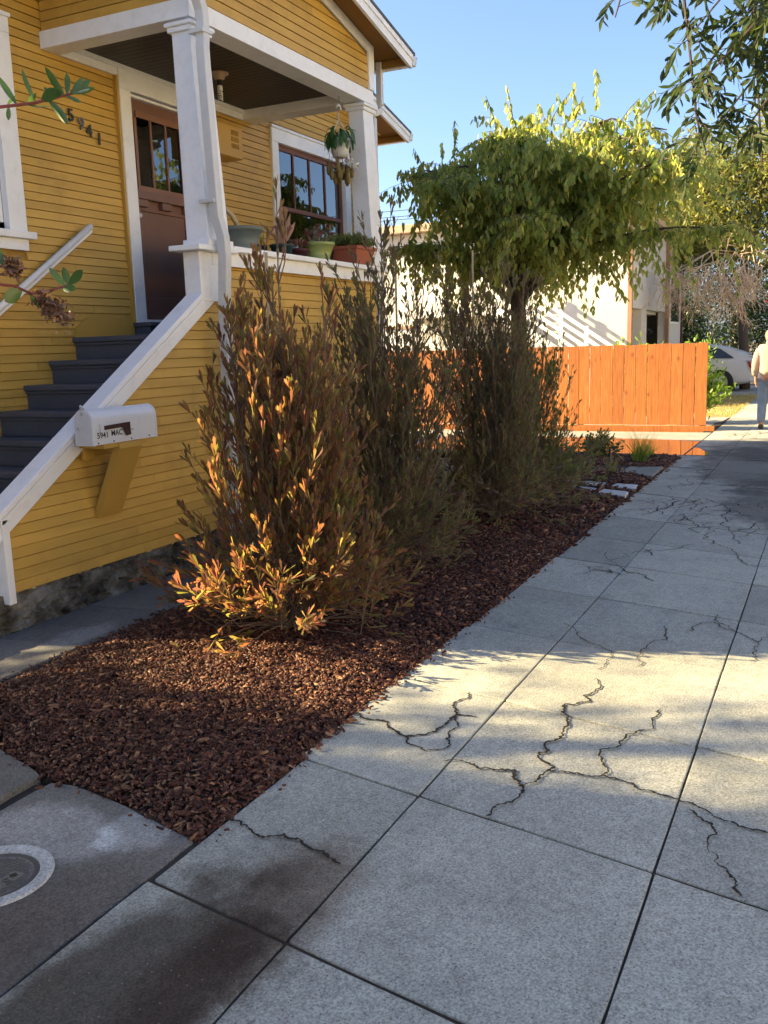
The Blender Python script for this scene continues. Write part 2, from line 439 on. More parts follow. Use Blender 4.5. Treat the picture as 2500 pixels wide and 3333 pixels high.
class MB:
    def __init__(s):
        s.v, s.f = [], []
    def add(s, vs, fs):
        n = len(s.v)
        s.v += [tuple(p) for p in vs]
        s.f += [tuple(i+n for i in f) for f in fs]
        return s
    def box(s, x0, x1, y0, y1, z0, z1):
        return s.add([(x0, y0, z0), (x1, y0, z0), (x1, y1, z0), (x0, y1, z0), (x0, y0, z1), (x1, y0, z1), (x1, y1, z1), (x0, y1, z1)],
                     [(0, 3, 2, 1), (4, 5, 6, 7), (0, 1, 5, 4), (1, 2, 6, 5), (2, 3, 7, 6), (3, 0, 4, 7)])
    def prism_y(s, poly, y0, y1):          # polygon in XZ, counter-clockwise seen from -Y
        n = len(poly)
        return s.add([(x, y0, z) for x, z in poly]+[(x, y1, z) for x, z in poly],
                     [tuple(range(n)), tuple(range(2*n-1, n-1, -1))]+[(i, i+n, (i+1) % n+n, (i+1) % n) for i in range(n)])
    def prism_z(s, poly, z0, z1):
        n = len(poly)
        return s.add([(x, y, z0) for x, y in poly]+[(x, y, z1) for x, y in poly],
                     [tuple(range(n-1, -1, -1)), tuple(range(n, 2*n))]+[(i, (i+1) % n, (i+1) % n+n, i+n) for i in range(n)])
    def prism_x(s, poly, x0, x1):          # polygon in YZ
        n = len(poly)
        return s.add([(x0, y, z) for y, z in poly]+[(x1, y, z) for y, z in poly],
                     [tuple(range(n)), tuple(range(2*n-1, n-1, -1))]+[(i, i+n, (i+1) % n+n, (i+1) % n) for i in range(n)])
    def tube(s, pts, r0, r1=None, sides=6, rot=0., cap=True):
        pts = [Vector(p) for p in pts]
        r1 = r0 if r1 is None else r1
        n = len(pts)
        rings = []
        for i, p in enumerate(pts):
            t = (pts[min(i+1, n-1)]-pts[max(i-1, 0)]).normalized()
            u = t.cross(Vector((0, 0, 1)) if abs(t.z) < .95 else Vector((1, 0, 0))).normalized()
            w = t.cross(u)
            r = r0+(r1-r0)*i/(n-1)
            rings.append([p+r*(math.cos(rot+2*math.pi*k/sides)*u+math.sin(rot+2*math.pi*k/sides)*w) for k in range(sides)])
        vs = [q for ring in rings for q in ring]
        fs = [(i*sides+k, i*sides+(k+1) % sides, (i+1)*sides+(k+1) % sides, (i+1)*sides+k) for i in range(n-1) for k in range(sides)]
        if cap:
            fs += [tuple(range(sides-1, -1, -1)), tuple(range((n-1)*sides, n*sides))]
        return s.add(vs, fs)
    def lathe(s, c, prof, seg=20, close=False):   # prof: (r, z) list
        vs = [(c[0]+r*math.cos(2*math.pi*k/seg), c[1]+r*math.sin(2*math.pi*k/seg), c[2]+z) for r, z in prof for k in range(seg)]
        n = len(prof)
        fs = [(i*seg+k, i*seg+(k+1) % seg, (i+1)*seg+(k+1) % seg, (i+1)*seg+k) for i in range(n-1) for k in range(seg)]
        if close:
            fs += [tuple(range(seg-1, -1, -1)), tuple(range((n-1)*seg, n*seg))]
        return s.add(vs, fs)
    def mesh(s, name):
        me = bpy.data.meshes.new(name)
        me.from_pydata(s.v, [], s.f)
        me.update()
        return me
    def build(s, name, m, parent=None, kind=None, smooth=False, bevel=0):
        o = link(name, s.mesh(name), m, parent, kind, smooth)
        if bevel:
            b = o.modifiers.new('bevel', 'BEVEL')
            b.width = bevel
            b.segments = 2
            b.limit_method = 'ANGLE'
        return o

def box(name, m, b, parent=None, bevel=0, kind=None):
    return MB().box(*b).build(name, m, parent, kind, False, bevel)

def np_mesh(name, V, faces):
    """V (n,3); faces: list of int arrays (k,3) or (k,4)"""
    me = bpy.data.meshes.new(name)
    me.vertices.add(len(V))
    me.vertices.foreach_set('co', np.asarray(V, np.float32).ravel())
    idx = np.concatenate([f.ravel() for f in faces]).astype(np.int32)
    tot = np.concatenate([np.full(len(f), f.shape[1], np.int32) for f in faces])
    st = np.concatenate([[0], np.cumsum(tot)[:-1]]).astype(np.int32)
    me.loops.add(len(idx))
    me.loops.foreach_set('vertex_index', idx)
    me.polygons.add(len(tot))
    me.polygons.foreach_set('loop_start', st)
    me.polygons.foreach_set('loop_total', tot)
    me.update(calc_edges=True)
    return me

# leaf templates: (along, across, up) with faces
T_LEAF = (np.array([(0, 0, 0), (.30, -.42, .10), (.30, .42, .10), (.30, 0, 0), (.70, -.40, .02), (.70, .40, .02), (.70, 0, -.10), (1, 0, -.22)]),
          [np.array([(0, 1, 3), (0, 3, 2), (4, 7, 6), (6, 7, 5)]), np.array([(1, 4, 6, 3), (3, 6, 5, 2)])])
T_SPOON = (np.array([(0, -.05, 0), (0, .05, 0), (.45, -.30, .02), (.45, .30, .02), (.80, -.50, -.02), (.80, .50, -.02), (1, 0, -.08)]),
           [np.array([(0, 2, 3, 1), (2, 4, 5, 3)]), np.array([(4, 6, 5)])])
T_DIA = (np.array([(0, 0, 0), (.45, -.5, .06), (.45, .5, .06), (1, 0, -.1)]), [np.array([(0, 1, 2)]), np.array([(1, 3, 2)])])

def leaves_VF(T, P, D, L, W, bend=0.25):
    tv, tf = T
    P = np.asarray(P, float); D = np.asarray(D, float)
    n = len(P)
    D = D/np.linalg.norm(D, axis=1)[:, None]
    r = rng.normal(size=(n, 3))
    S = np.cross(D, r); S /= np.linalg.norm(S, axis=1)[:, None]
    N = np.cross(S, D)
    L = np.broadcast_to(L, (n,)); W = np.broadcast_to(W, (n,))
    a, c, h = tv[:, 0], tv[:, 1], tv[:, 2]
    V = (P[:, None] + D[:, None]*(a[None, :, None]*L[:, None, None]) + S[:, None]*(c[None, :, None]*W[:, None, None])
         + N[:, None]*(h[None, :, None]*(L*bend*2)[:, None, None]))
    k = len(tv)
    off = (np.arange(n)*k)[:, None, None]
    F = [(f[None]+off).reshape(-1, f.shape[1]) for f in tf]
    return V.reshape(-1, 3), F

def leaf_obj(name, T, P, D, L, W, m, parent, kind='stuff', bend=.25):
    V, F = leaves_VF(T, P, D, L, W, bend)
    return link(name, np_mesh(name, V, F), m, parent, kind)

RM, DM, FM = np.array(R_), np.array(D_), np.array(fwd)
def in_frame(P, mx=.03):
    q = np.asarray(P)-np.array(CAMP)
    z = q@FM
    x = (q@RM)/np.maximum(z, 1e-3)*3000/2500
    y = (q@DM)/np.maximum(z, 1e-3)*3000/3333
    return (z > 0) & (abs(x) < .5+mx) & (abs(y) < .5+mx)

def skin(name, verts, edges, rad, m, parent, sub=2):
    me = bpy.data.meshes.new(name)
    me.from_pydata(verts, edges, [])
    o = link(name, me, m, parent)
    sm = o.modifiers.new('skin', 'SKIN')
    sm.use_smooth_shade = True
    for i, r in enumerate(rad):
        sv = me.skin_vertices[0].data[i]
        sv.radius = (r, r) if not hasattr(r, '__len__') else r
        sv.use_root = (i == 0)
    ss = o.modifiers.new('sub', 'SUBSURF')
    ss.levels = ss.render_levels = sub
    return o

def text(name, s, size, loc, rot, m, parent, extrude=.002, bold=0):
    c = bpy.data.curves.new(name, 'FONT')
    c.body = s
    c.size = size
    c.extrude = extrude
    c.offset = bold
    o = bpy.data.objects.new(name, c)
    COL.objects.link(o)
    bpy.context.view_layer.update()
    me = bpy.data.meshes.new_from_object(o.evaluated_get(bpy.context.evaluated_depsgraph_get()))
    bpy.data.objects.remove(o)
    o = link(name, me, None, parent)
    me.materials.clear()
    me.materials.append(M[m])
    o.location = loc
    o.rotation_euler = rot
    return o

# ------------------------------------------------------------------ the ground, pavement, street
def structure(o):
    o['kind'] = 'structure'
    return o
structure(box('ground', mat('bare_ground', (.13, .105, .075), .95, .25, 3, .4, 60), (-150, 250, -150, 150, -.5, -.10)))
structure(box('street', 'asphalt', (-150, 250, -14, -4.2, -.30, -.085)))
structure(box('kerb', concrete('kerb_concrete', (.30, .30, .29), (), .5), (-60, 120, -4.2, -4.05, -.3, .0), None, .02))
structure(box('planting_strip', 'lawn_base', (-60, 120, -4.05, -1.32, -.3, -.03)))

def slab_poly(poly, inset, jit=.003, step=.14):
    c = np.mean(poly, axis=0)
    out = []
    n = len(poly)
    for i in range(n):
        a, b = np.array(poly[i]), np.array(poly[(i+1) % n])
        d = b-a
        L = np.hypot(*d)
        nrm = np.array([-d[1], d[0]])/L
        if np.dot(c-a, nrm) < 0: nrm = -nrm
        k = max(2, int(L/step))
        for j in range(k):
            out.append((a+d*j/k, nrm))
    pts = []
    for i, (p, nr) in enumerate(out):
        q = p+nr*(inset+rng.uniform(0, jit))
        pv = out[i-1]
        if abs(np.dot(nr, pv[1])) < .97:            # a corner: pull in from both edges
            q = q+pv[1]*inset*1.6 + nr*inset*.6
        pts.append(tuple(q))
    return pts

sidewalk = structure(empty('sidewalk'))
xk = [(-1.7, .12), (-.8, .13), (.05, .14), (.95, .15), (1.87, .17), (2.755, .20), (3.70, .207), (4.60, .21), (5.50, .25), (6.35, .28), (7.15, .32), (8.05, .37),
      (9.33, .41), (10.4, .42), (11.45, .42), (12.6, .42), (13.8, .42), (15.0, .42), (16.3, .42), (17.6, .42), (18.9, .42), (20.2, .42), (21.6, .4), (23, .4), (24.4, .4), (26, .4), (28, .4), (31, .4), (35, .4), (40, .4), (46, .4)]
yrows = [1.785, 1.25, .413, -.43, -1.27]
def xj(k, y):
    a, s = xk[k]
    return a+s*(y-1.25)
for r in range(4):
    y1, y0 = yrows[r], yrows[r+1]
    for k in range(len(xk)-1):
        ga, gb_ = (.0034 if k in (4, 5) else .0012+.0003*max(0, xk[k][0])), (.0034 if k+1 in (4, 5) else .0012+.0003*max(0, xk[k+1][0]))
        poly = [(xj(k, y0)+ga, y0), (xj(k+1, y0)-gb_, y0), (xj(k+1, y1)-gb_, y1), (xj(k, y1)+ga, y1)]
        if r == 0:
            e = rng.uniform(-.012, .025)
            poly[2] = (poly[2][0], poly[2][1]+e); poly[3] = (poly[3][0], poly[3][1]+e)
        tight = k > 8
        near = k <= 4
        pts = slab_poly(poly, .0021 if near else .0018, .0038 if near else .003)
        z = rng.uniform(-.003, .002)
        MB().prism_z(pts, -.09, z).build('slab', 'sidewalk', sidewalk, None, False, .004 if k < 9 else 0)
MB().box(-1.9, 47, -1.3, 1.80, -.2, -.010).build('joint_filler', 'filler', sidewalk)

CR = [[(3.33, 1.82), (3.29, 1.64), (3.18, 1.49), (3.14, 1.47), (3.09, 1.37), (3.12, 1.32), (3.16, 1.3), (3.39, 1.35), (3.52, 1.41), (3.59, 1.44), (3.73, 1.42)],
 [(3.18, 1.49), (3.24, 1.42), (3.29, 1.4), (3.41, 1.39), (3.47, 1.37), (3.47, 1.29)],
 [(2.7, 0.98), (2.79, 0.97), (2.88, 0.92), (2.95, 0.94), (3.05, 0.99), (3.06, 1.0), (3.02, 1.12), (3.03, 1.27)],
 [(2.95, 0.94), (3.0, 0.9), (3.11, 0.88), (3.14, 0.87), (3.19, 0.94), (3.2, 0.95), (3.33, 0.96), (3.41, 0.92), (3.52, 0.92), (3.6, 0.94), (3.69, 0.98), (3.75, 0.99), (3.82, 0.9), (4.02, 0.89), (4.11, 0.94)],
 [(3.11, 0.88), (3.12, 0.81), (3.14, 0.69), (3.13, 0.63), (3.08, 0.54), (3.06, 0.42), (3.02, 0.32), (2.95, 0.21), (2.94, 0.12)],
 [(3.14, 0.69), (3.19, 0.68), (3.29, 0.74), (3.37, 0.72), (3.57, 0.65), (3.84, 0.6)],
 [(3.0, 0.37), (2.82, 0.29), (2.68, 0.22), (2.55, 0.17)],
 [(2.35, 1.79), (2.33, 1.71), (2.31, 1.65), (2.3, 1.59), (2.34, 1.55), (2.31, 1.46), (2.29, 1.41), (2.27, 1.33), (2.25, 1.29)],
 [(4.9, 1.3), (4.71, 1.18), (4.61, 1.09), (4.5, 0.95), (4.23, 0.96)],
 [(5.03, 0.78), (4.82, 0.73), (4.69, 0.8), (4.47, 0.82), (4.34, 0.79)],
 [(6.64, 0.35), (6.61, 0.43), (6.72, 0.53), (6.91, 0.57), (7.1, 0.62), (7.28, 0.78), (7.43, 0.87), (7.68, 0.85), (7.87, 0.87), (7.99, 0.94), (8.16, 0.86)],
 [(9.36, 1.42), (8.98, 1.34), (8.71, 1.38), (8.39, 1.35)], [(9.31, 1.13), (8.96, 1.11), (8.69, 1.13)], [(9.33, 1.07), (9.1, 0.91), (8.92, 0.94), (8.8, 1.04)],
 [(8.9, 1.34), (9.02, 1.26), (9.1, 1.2), (9.3, 1.12)], [(7.2, .9), (7.0, 1.0), (6.9, 1.15)], [(9.05, .9), (8.7, .8), (8.5, .85), (8.2, .75)],
 [(8.7, .95), (8.75, .75), (8.5, .6)], [(9.2, .75), (8.95, .65), (9.0, .5)], [(15.2, 1.5), (15.6, 1.2), (15.4, .9), (15.9, .7)], [(15.1, .5), (15.5, .3), (15.9, .45)],
 [(17.2, 1.9), (17.8, 1.75), (18.6, 1.78), (18.9, 1.6)], [(14.9, 1.1), (15.2, 1.05), (15.5, 1.3)]]
def walk_crack(x, y, a, n, st, lev):
    p = [(x, y)]
    for i in range(n):
        a += rng.normal()*.55
        x += math.cos(a)*st*1.6; y += math.sin(a)*st
        if not (-.40 < y < 1.77): break
        p.append((x, y))
        if lev > 0 and rng.random() < .38:
            walk_crack(x, y, a+rng.choice([-1, 1])*rng.uniform(.8, 1.6), int(n*.6), st*.85, lev-1)
    if len(p) > 1: CR.append(p)
for (x, y, a) in ((8.9, .55, 0), (9.2, 1.0, 2.5), (8.5, .7, 1.0), (8.3, 1.5, -.5), (7.3, .6, .3), (10.2, .9, .4), (10.8, 1.5, -2), (14.9, .6, .8), (15.4, 1.4, -1), (15.8, .5, 2), (17.5, 1.2, 0), (6.0, 1.0, 1.2), (4.6, .3, .5)):
    walk_crack(x, y, a, 7, .10, 2)
def fractal(a, b, amp=.12):
    L = np.hypot(*(b-a))
    if L < .014: return [a]
    n_ = np.array([-(b-a)[1], (b-a)[0]])
    m_ = (a+b)/2+n_*np.clip(rng.normal()*amp, -.3, .3)
    return fractal(a, m_, amp)+fractal(m_, b, amp)
for c in CR:
    pts = []
    for a, b in zip(c[:-1], c[1:]):
        pts += fractal(np.array(a, float), np.array(b, float))
    pts.append(np.array(c[-1]))
    pts = np.array(pts)
    t = np.gradient(pts, axis=0); t /= np.linalg.norm(t, axis=1)[:, None]+1e-9
    nr = np.stack([-t[:, 1], t[:, 0]], 1)
    far = 1+max(0, pts[:, 0].mean()-5)*.08
    k = np.convolve(rng.random(len(pts)+24), np.ones(25)/25, 'valid')
    k = np.clip((k-.36)*3.6, .08, 1)*(1.75 if CR.index(c) < 8 else 1.0)
    wl = (.0011+.0058*k*rng.random(len(pts))+.005*(rng.random(len(pts)) < .05))*min(far, 1.4)
    wr = (.0011+.0058*k*rng.random(len(pts))+.004*(rng.random(len(pts)) < .05))*min(far, 1.4)
    wl[0] = wl[-1] = .0005
    vs = []
    for p, n_, a_, b_ in zip(pts, nr, wl, wr):
        vs += [(p[0]-n_[0]*a_, p[1]-n_[1]*a_, .0045), (p[0]+n_[0]*b_, p[1]+n_[1]*b_, .0045)]
    MB().add(vs, [(2*i, 2*i+1, 2*i+3, 2*i+2) for i in range(len(pts)-1)]).build('crack', 'crack', sidewalk)

walkway = structure(empty('walkway'))
def walk_slab(poly, z, jit=.006, inset=.004, m='walk'):
    pts = slab_poly(poly, inset, jit, .07)
    return MB().prism_z(pts, -.10, z).build('slab', m, walkway, None, False, .008)
walk_slab([(.60, 1.794), (2.205, 1.794), (2.318, 2.22), (2.36, 2.46), (2.335, 2.58), (2.10, 2.585), (.60, 2.58)], -.004, .010)
walk_slab([(.60, 2.60), (2.11, 2.60), (2.35, 2.61), (2.46, 2.95), (3.0, 3.60), (.60, 3.62)], .014, .012)
walk_slab([(-1.2, 1.815), (.59, 1.815), (.59, 3.62), (-1.2, 3.62)], -.004)
xs = [-1.2, -.45, .30, 1.03, 1.75, 2.45, 3.585, 4.30, 5.02, 5.75, 6.5, 7.25, 8.0, 8.75, 9.5, 10.3, 11.1, 12.0]
for a, b in zip(xs[:-1], xs[1:]):
    walk_slab([(a+.04, 3.63), (b+.04, 3.63), (b-.04, 4.215), (a-.04, 4.215)], rng.uniform(-.004, .006))
MB().box(-1.3, 2.3, 1.80, 4.0, -.2, -.012).build('joint_filler', 'filler', walkway)
MB().box(2.3, 12.0, 3.58, 4.25, -.2, -.012).build('joint_filler', 'filler', walkway)

# utility cover set in the walkway
uc = tag(empty('utility_cover', (1.785, 2.248, 0)), 'round cast iron utility cover in a pale concrete ring', 'utility cover')
MB().lathe((0, 0, 0), [(.178, -.05), (.178, .0015), (.172, .004), (.140, .004), (.135, .0), (.135, -.05)], 48).build('concrete_ring', 'ring', uc, None, True)
lid = MB().lathe((0, 0, 0), [(.0001, -.006), (.112, -.006), (.116, -.003), (.130, -.003), (.132, -.03)], 48).build('lid', 'iron', uc)
gb = MB()
for i in range(-9, 10):
    for j in range(-9, 10):
        x, y = i*.0115, j*.0115
        if x*x+y*y < .106**2 and not (abs(x) < .05 and .03 < y < .075) and not (abs(x) < .05 and -.075 < y < -.03):
            gb.box(x-.0043, x+.0043, y-.0043, y+.0043, -.006, -.0035)
gb.build('grip_pattern', 'iron', lid)
MB().lathe((.030, -.05, -.0028), [(.0001, 0), (.012, 0)], 12).build('lift_hole', 'blackish', lid)
text('lettering', 'S', .055, (-.02, -.072, -.0035), (0, 0, math.radians(-20)), 'iron', lid, .002)

# driveway by the fence
driveway = structure(empty('driveway'))
for a, b in ((1.795, 4.1), (4.11, 6.4), (6.41, 9.0)):
    MB().prism_z([(12.74, a), (16.05, a), (16.05, b), (12.86, b)], -.1, -.004).build('slab', 'drive', driveway, None, False, .006)
MB().box(12.7, 16.3, 1.79, 9.0, -.2, -.03).build('joint_filler', 'soil', driveway)
wp = [(12.86, 1.80), (13.4, 1.80), (14.1, 1.80), (14.62, 1.80), (14.72, 2.1), (14.80, 2.5), (14.86, 3.1), (15.0, 3.5), (14.95, 4.1), (15.0, 5.0), (14.9, 6.0), (13.0, 6.0), (12.95, 4.5), (12.98, 3.4), (12.9, 2.6)]
structure(MB().prism_z(wp, -.003, .0005).build('puddle', 'water'))
structure(MB().prism_z([(12.84, 1.48), (13.1, 1.50), (13.4, 1.60), (13.7, 1.70), (13.72, 1.77), (12.86, 1.77)], .002, .0045).build('puddle', 'water'))

# neighbour's path, dry lawn and far drive
structure(MB().prism_z([(16.3, 1.96), (19.2, 1.82), (19.35, 9), (16.3, 9)], -.2, -.006).build('neighbour_path', 'drive'))
structure(MB().prism_z([(16.1, 1.80), (18.3, 1.80), (17.8, 1.94), (16.1, 1.94)], -.2, .004).build('soil_strip', 'soil'))
structure(MB().prism_z([(19.3, 1.80), (26.5, 1.80), (26.5, 9), (19.4, 9)], -.2, -.01).build('lawn', 'lawn_base'))
structure(MB().prism_z([(26.5, 1.80), (31.5, 1.80), (31.5, 12), (26.5, 12)], -.2, -.006).build('far_driveway', 'drive'))
n = 7000
P = np.stack([rng.uniform(19.3, 26.4, n), 1.78+rng.random(n)**1.5*5, np.full(n, -.015)], 1)
D = rng.normal(size=(n, 3))*.8; D[:, 2] = abs(D[:, 2])+.25
gl_ = leaf_obj('dry_grass', T_DIA, P, D, rng.uniform(.05, .11, n), .012, 'lawn', None)
tag(gl_, 'yellowed dry grass covering the lawn beyond the fence', 'grass', None, 'stuff')

# ------------------------------------------------------------------ mulch bed
def inside(P, poly):
    x, y = P[:, 0], P[:, 1]
    r = np.zeros(len(P), bool)
    n = len(poly)
    for i in range(n):
        x0, y0 = poly[i]; x1, y1 = poly[(i+1) % n]
        c = ((y0 > y) != (y1 > y)) & (x < (x1-x0)*(y-y0)/(y1-y0+1e-12)+x0)
        r ^= c
    return r
def edge_dist(P, poly):
    d = np.full(len(P), 9.)
    n = len(poly)
    for i in range(n):
        a, b = np.array(poly[i]), np.array(poly[(i+1) % n])
        ab = b-a
        t = np.clip(((P[:, :2]-a)@ab)/(ab@ab), 0, 1)
        d = np.minimum(d, np.linalg.norm(P[:, :2]-a-t[:, None]*ab, axis=1))
    return d
BED = [(2.20, 1.786), (12.72, 1.784), (12.86, 3.6), (4.5, 3.63), (3.0, 3.58), (2.47, 2.96), (2.345, 2.58), (2.36, 2.46), (2.318, 2.22)]
PAV = [[(9.5, 2.522), (9.752, 2.481), (9.627, 2.203), (9.33, 2.141)], [(9.288, 2.147), (9.602, 2.133), (9.47, 1.843), (9.197, 1.828)],
       [(9.841, 2.487), (10.106, 2.45), (10.033, 2.179), (9.786, 2.174)], [(9.717, 2.103), (10.01, 2.091), (9.96, 1.842), (9.683, 1.822)]]
STRIP = [(11.48, 1.80), (10.58, 1.80), (10.90, 2.30), (10.84, 2.9), (10.8, 3.6), (11.22, 3.6), (11.30, 3.03)]
def hgt(P):
    d = np.clip(edge_dist(P, BED)/.22, 0, 1)
    return -.010+.034*d*d*(3-2*d)+.012*np.sin(P[:, 0]*3.1+1)*np.sin(P[:, 1]*4.3)*d
gx, gy = np.meshgrid(np.arange(2.1, 12.9, .09), np.arange(1.72, 3.75, .09), indexing='ij')
G = np.stack([gx.ravel(), gy.ravel()], 1)
ins = inside(G, BED)
z = np.where(ins, hgt(G), -.05)+rng.normal(size=len(G))*.004
nx, ny = gx.shape
ii = np.arange(nx*ny).reshape(nx, ny)
F = np.stack([ii[:-1, :-1], ii[1:, :-1], ii[1:, 1:], ii[:-1, 1:]], -1).reshape(-1, 4)
bed = structure(link('mulch_bed', np_mesh('mulch_bed', np.column_stack([G, z-.006]), [F]), 'soil'))
def chips(n, x0, x1, L0, L1):
    P = np.stack([rng.uniform(x0, x1, n), rng.uniform(1.72, 3.66, n)], 1)
    ok = inside(P, BED)
    ok |= (rng.random(n) < .16) & (edge_dist(P, BED) < .03)
    ok |= (rng.random(n) < .03) & (edge_dist(P, BED) < .08)
    bad = inside(P, STRIP) & (rng.random(n) > .015)
    for p in PAV:
        bad |= inside(P, p) & (edge_dist(P, p) > .012*rng.random(n))
    P = P[ok & ~bad]
    n = len(P)
    h = np.where(inside(P, BED), hgt(P), .002)
    L = rng.uniform(L0, L1, n)*rng.choice([.45, .7, 1, 1, 1.3, 1.9], n); W = L*rng.uniform(.22, .5, n); T = rng.uniform(.003, .008, n)*np.maximum(1, L/.03)
    yaw = rng.uniform(0, 2*np.pi, n); tl = rng.normal(size=n)*.32; rl = rng.normal(size=n)*.45
    U = np.stack([np.cos(yaw)*np.cos(tl), np.sin(yaw)*np.cos(tl), np.sin(tl)], 1)
    S = np.stack([-np.sin(yaw), np.cos(yaw), np.zeros(n)], 1)
    N = np.cross(U, S)
    S, N = S*np.cos(rl)[:, None]+N*np.sin(rl)[:, None], N*np.cos(rl)[:, None]-S*np.sin(rl)[:, None]
    tv = np.array([(-.5, -.5, -.5), (.5, -.35, -.5), (.5, .4, -.5), (-.5, .5, -.5), (-.45, -.4, .5), (.4, -.3, .5), (.45, .3, .5), (-.4, .45, .5)])
    J = tv[None]+rng.uniform(-.14, .14, (n, 8, 3))
    C = np.column_stack([P, h+rng.uniform(.0, .020, n)])
    V = C[:, None]+U[:, None]*(J[..., 0]*L[:, None])[..., None]+S[:, None]*(J[..., 1]*W[:, None])[..., None]+N[:, None]*(J[..., 2]*T[:, None])[..., None]
    f = np.array([(4, 5, 6, 7), (0, 1, 5, 4), (1, 2, 6, 5), (2, 3, 7, 6), (3, 0, 4, 7)])
    return V.reshape(-1, 3), (f[None]+(np.arange(n)*8)[:, None, None]).reshape(-1, 4)
vs, fs, o_ = [], [], 0
for a in ((40000, 2.15, 4.4, .009, .024), (24000, 4.4, 7.2, .013, .030), (15000, 7.2, 12.75, .020, .040)):
    V, F = chips(*a)
    vs.append(V); fs.append(F+o_); o_ += len(V)
ch = link('bark_chips', np_mesh('bark_chips', np.concatenate(vs), [np.concatenate(fs)]), 'chip')
tag(ch, 'red brown bark chip mulch spread over the planting bed', 'mulch', None, 'stuff')

flag = tag(empty('flagstone_path', (0, 0, 0)), 'grey green flagstone strip crossing the mulch beside the driveway', 'stone path')
for poly in ([(11.47, 1.815), (10.60, 1.815), (10.90, 2.28), (11.42, 2.22)], [(11.41, 2.25), (10.91, 2.31), (10.84, 2.68), (11.36, 2.74)], [(11.35, 2.77), (10.84, 2.71), (10.80, 3.2), (11.29, 3.2)], [(11.28, 3.22), (10.80, 3.22), (10.78, 3.62), (11.2, 3.62)]):
    MB().prism_z(slab_poly(poly, .006, .016, .12), -.05, .022).build('flagstone', 'flag', flag, None, False, .006)
pvl = ['front paver nearest the sidewalk and nearest the shrubs', 'x']
plabels = ['pale square paver in the row farther from the sidewalk, on the near side', 'pale square paver beside the sidewalk edge, on the near side',
           'pale square paver in the row farther from the sidewalk, on the far side', 'pale square paver beside the sidewalk edge, on the far side']
allp = [(p, l) for p, l in zip(PAV, plabels)]
allp += [([(9.60, 2.86), (9.87, 2.82), (9.76, 2.53), (9.49, 2.57)], 'pale square paver half hidden under the shrub, on the near side'),
         ([(9.95, 2.82), (10.20, 2.78), (10.12, 2.51), (9.88, 2.53)], 'pale square paver half hidden under the shrub, on the far side')]
for p, l in allp:
    o = MB().prism_z(slab_poly(p, .003, .002, .08), -.04, .023).build('paver', 'paver', None, None, False, .005)
    tag(o, l, 'paver', 'pale stepping pavers in the mulch')

# ------------------------------------------------------------------ the yellow house
house = tag(empty('house', (0, 0, 0)), 'yellow clapboard bungalow with white trim, porch and dark blue steps', 'house')
YF, YD = 4.25, 5.68
def boards(wall, x0f, x1f, z0, z1, exp=.0655, Y=4.25, holes=(), m='yellow', gap=.0052):
    z = z0
    while z < z1-.012:
        zt = min(z+exp-gap, z1)
        segs = [(x0f(z), x1f(z), x0f(zt), x1f(zt))]
        for (hx0, hx1, hz0, hz1) in holes:
            if zt > hz0 and z < hz1:
                new = []
                for a, b, c, d in segs:
                    if hx0 > a: new.append((a, min(b, hx0), c, min(d, hx0)))
                    if hx1 < b: new.append((max(a, hx1), b, max(c, hx1), d))
                segs = new
        cut = []
        for a, b, c, d in segs:
            while b-a > 1.9 and rng.random() < .75:
                q = a+rng.uniform(.7, 1.9)
                if b-q < .4: break
                cut.append((a, q-.0012, c, q-.0012)); a = c = q+.0012
            cut.append((a, b, c, d))
        for a, b, c, d in cut:
            if b-a < .03 or d-c < .0: continue
            yb = Y-.012-rng.uniform(0, .0025); yt = Y-.005
            MB().add([(a, yb, z), (b, yb, z), (b, Y+.008, z), (a, Y+.008, z), (c, yt, zt), (d, yt, zt), (d, Y+.008, zt), (c, Y+.008, zt)],
                     [(0, 3, 2, 1), (4, 5, 6, 7), (0, 1, 5, 4), (1, 2, 6, 5), (2, 3, 7, 6), (3, 0, 4, 7)]).build('siding_board', m, wall)
        z += exp
K = lambda v: (lambda z: v)

# foundation
n1, n2 = 150, 12
fv = []
for i in range(n1+1):
    for j in range(n2+1):
        t = j/n2
        x = 2.9+i*(8.76-2.9)/n1
        y = 4.25-.05*(1-t)**1.5+.02*math.sin(i*.37)*(1-t)+rng.normal()*.014
        fv.append((x, y, -.06+t*.275))
fv += [(2.9+i*(8.76-2.9)/n1, 4.36, .213) for i in range(n1+1)]
w_ = n2+1
ff = [(i*w_+j, (i+1)*w_+j, (i+1)*w_+j+1, i*w_+j+1) for i in range(n1) for j in range(n2)]
b0 = (n1+1)*w_
ff += [(i*w_+n2, (i+1)*w_+n2, b0+i+1, b0+i) for i in range(n1)]
MB().add(fv, ff).build('foundation', 'foundation', house)

# front wall of the porch and stair
fw = MB().prism_y([(3.72, .205), (8.70, .205), (8.70, 2.20), (6.16, 2.20), (3.72, .62)], YF+.008, YF+.06).build('front_wall', 'yellow_shaded', house)
boards(fw, lambda z: max(3.705, (z+1.735)/.642), K(8.62), .215, 2.20, .0655, YF)
box('corner_board', 'white', (8.62, 8.735, 4.205, 4.30, .20, 2.20), house, .004)
box('wall_panel', 'yellow_shaded', (8.70, 8.73, 4.30, 5.67, .2, 2.30), house)
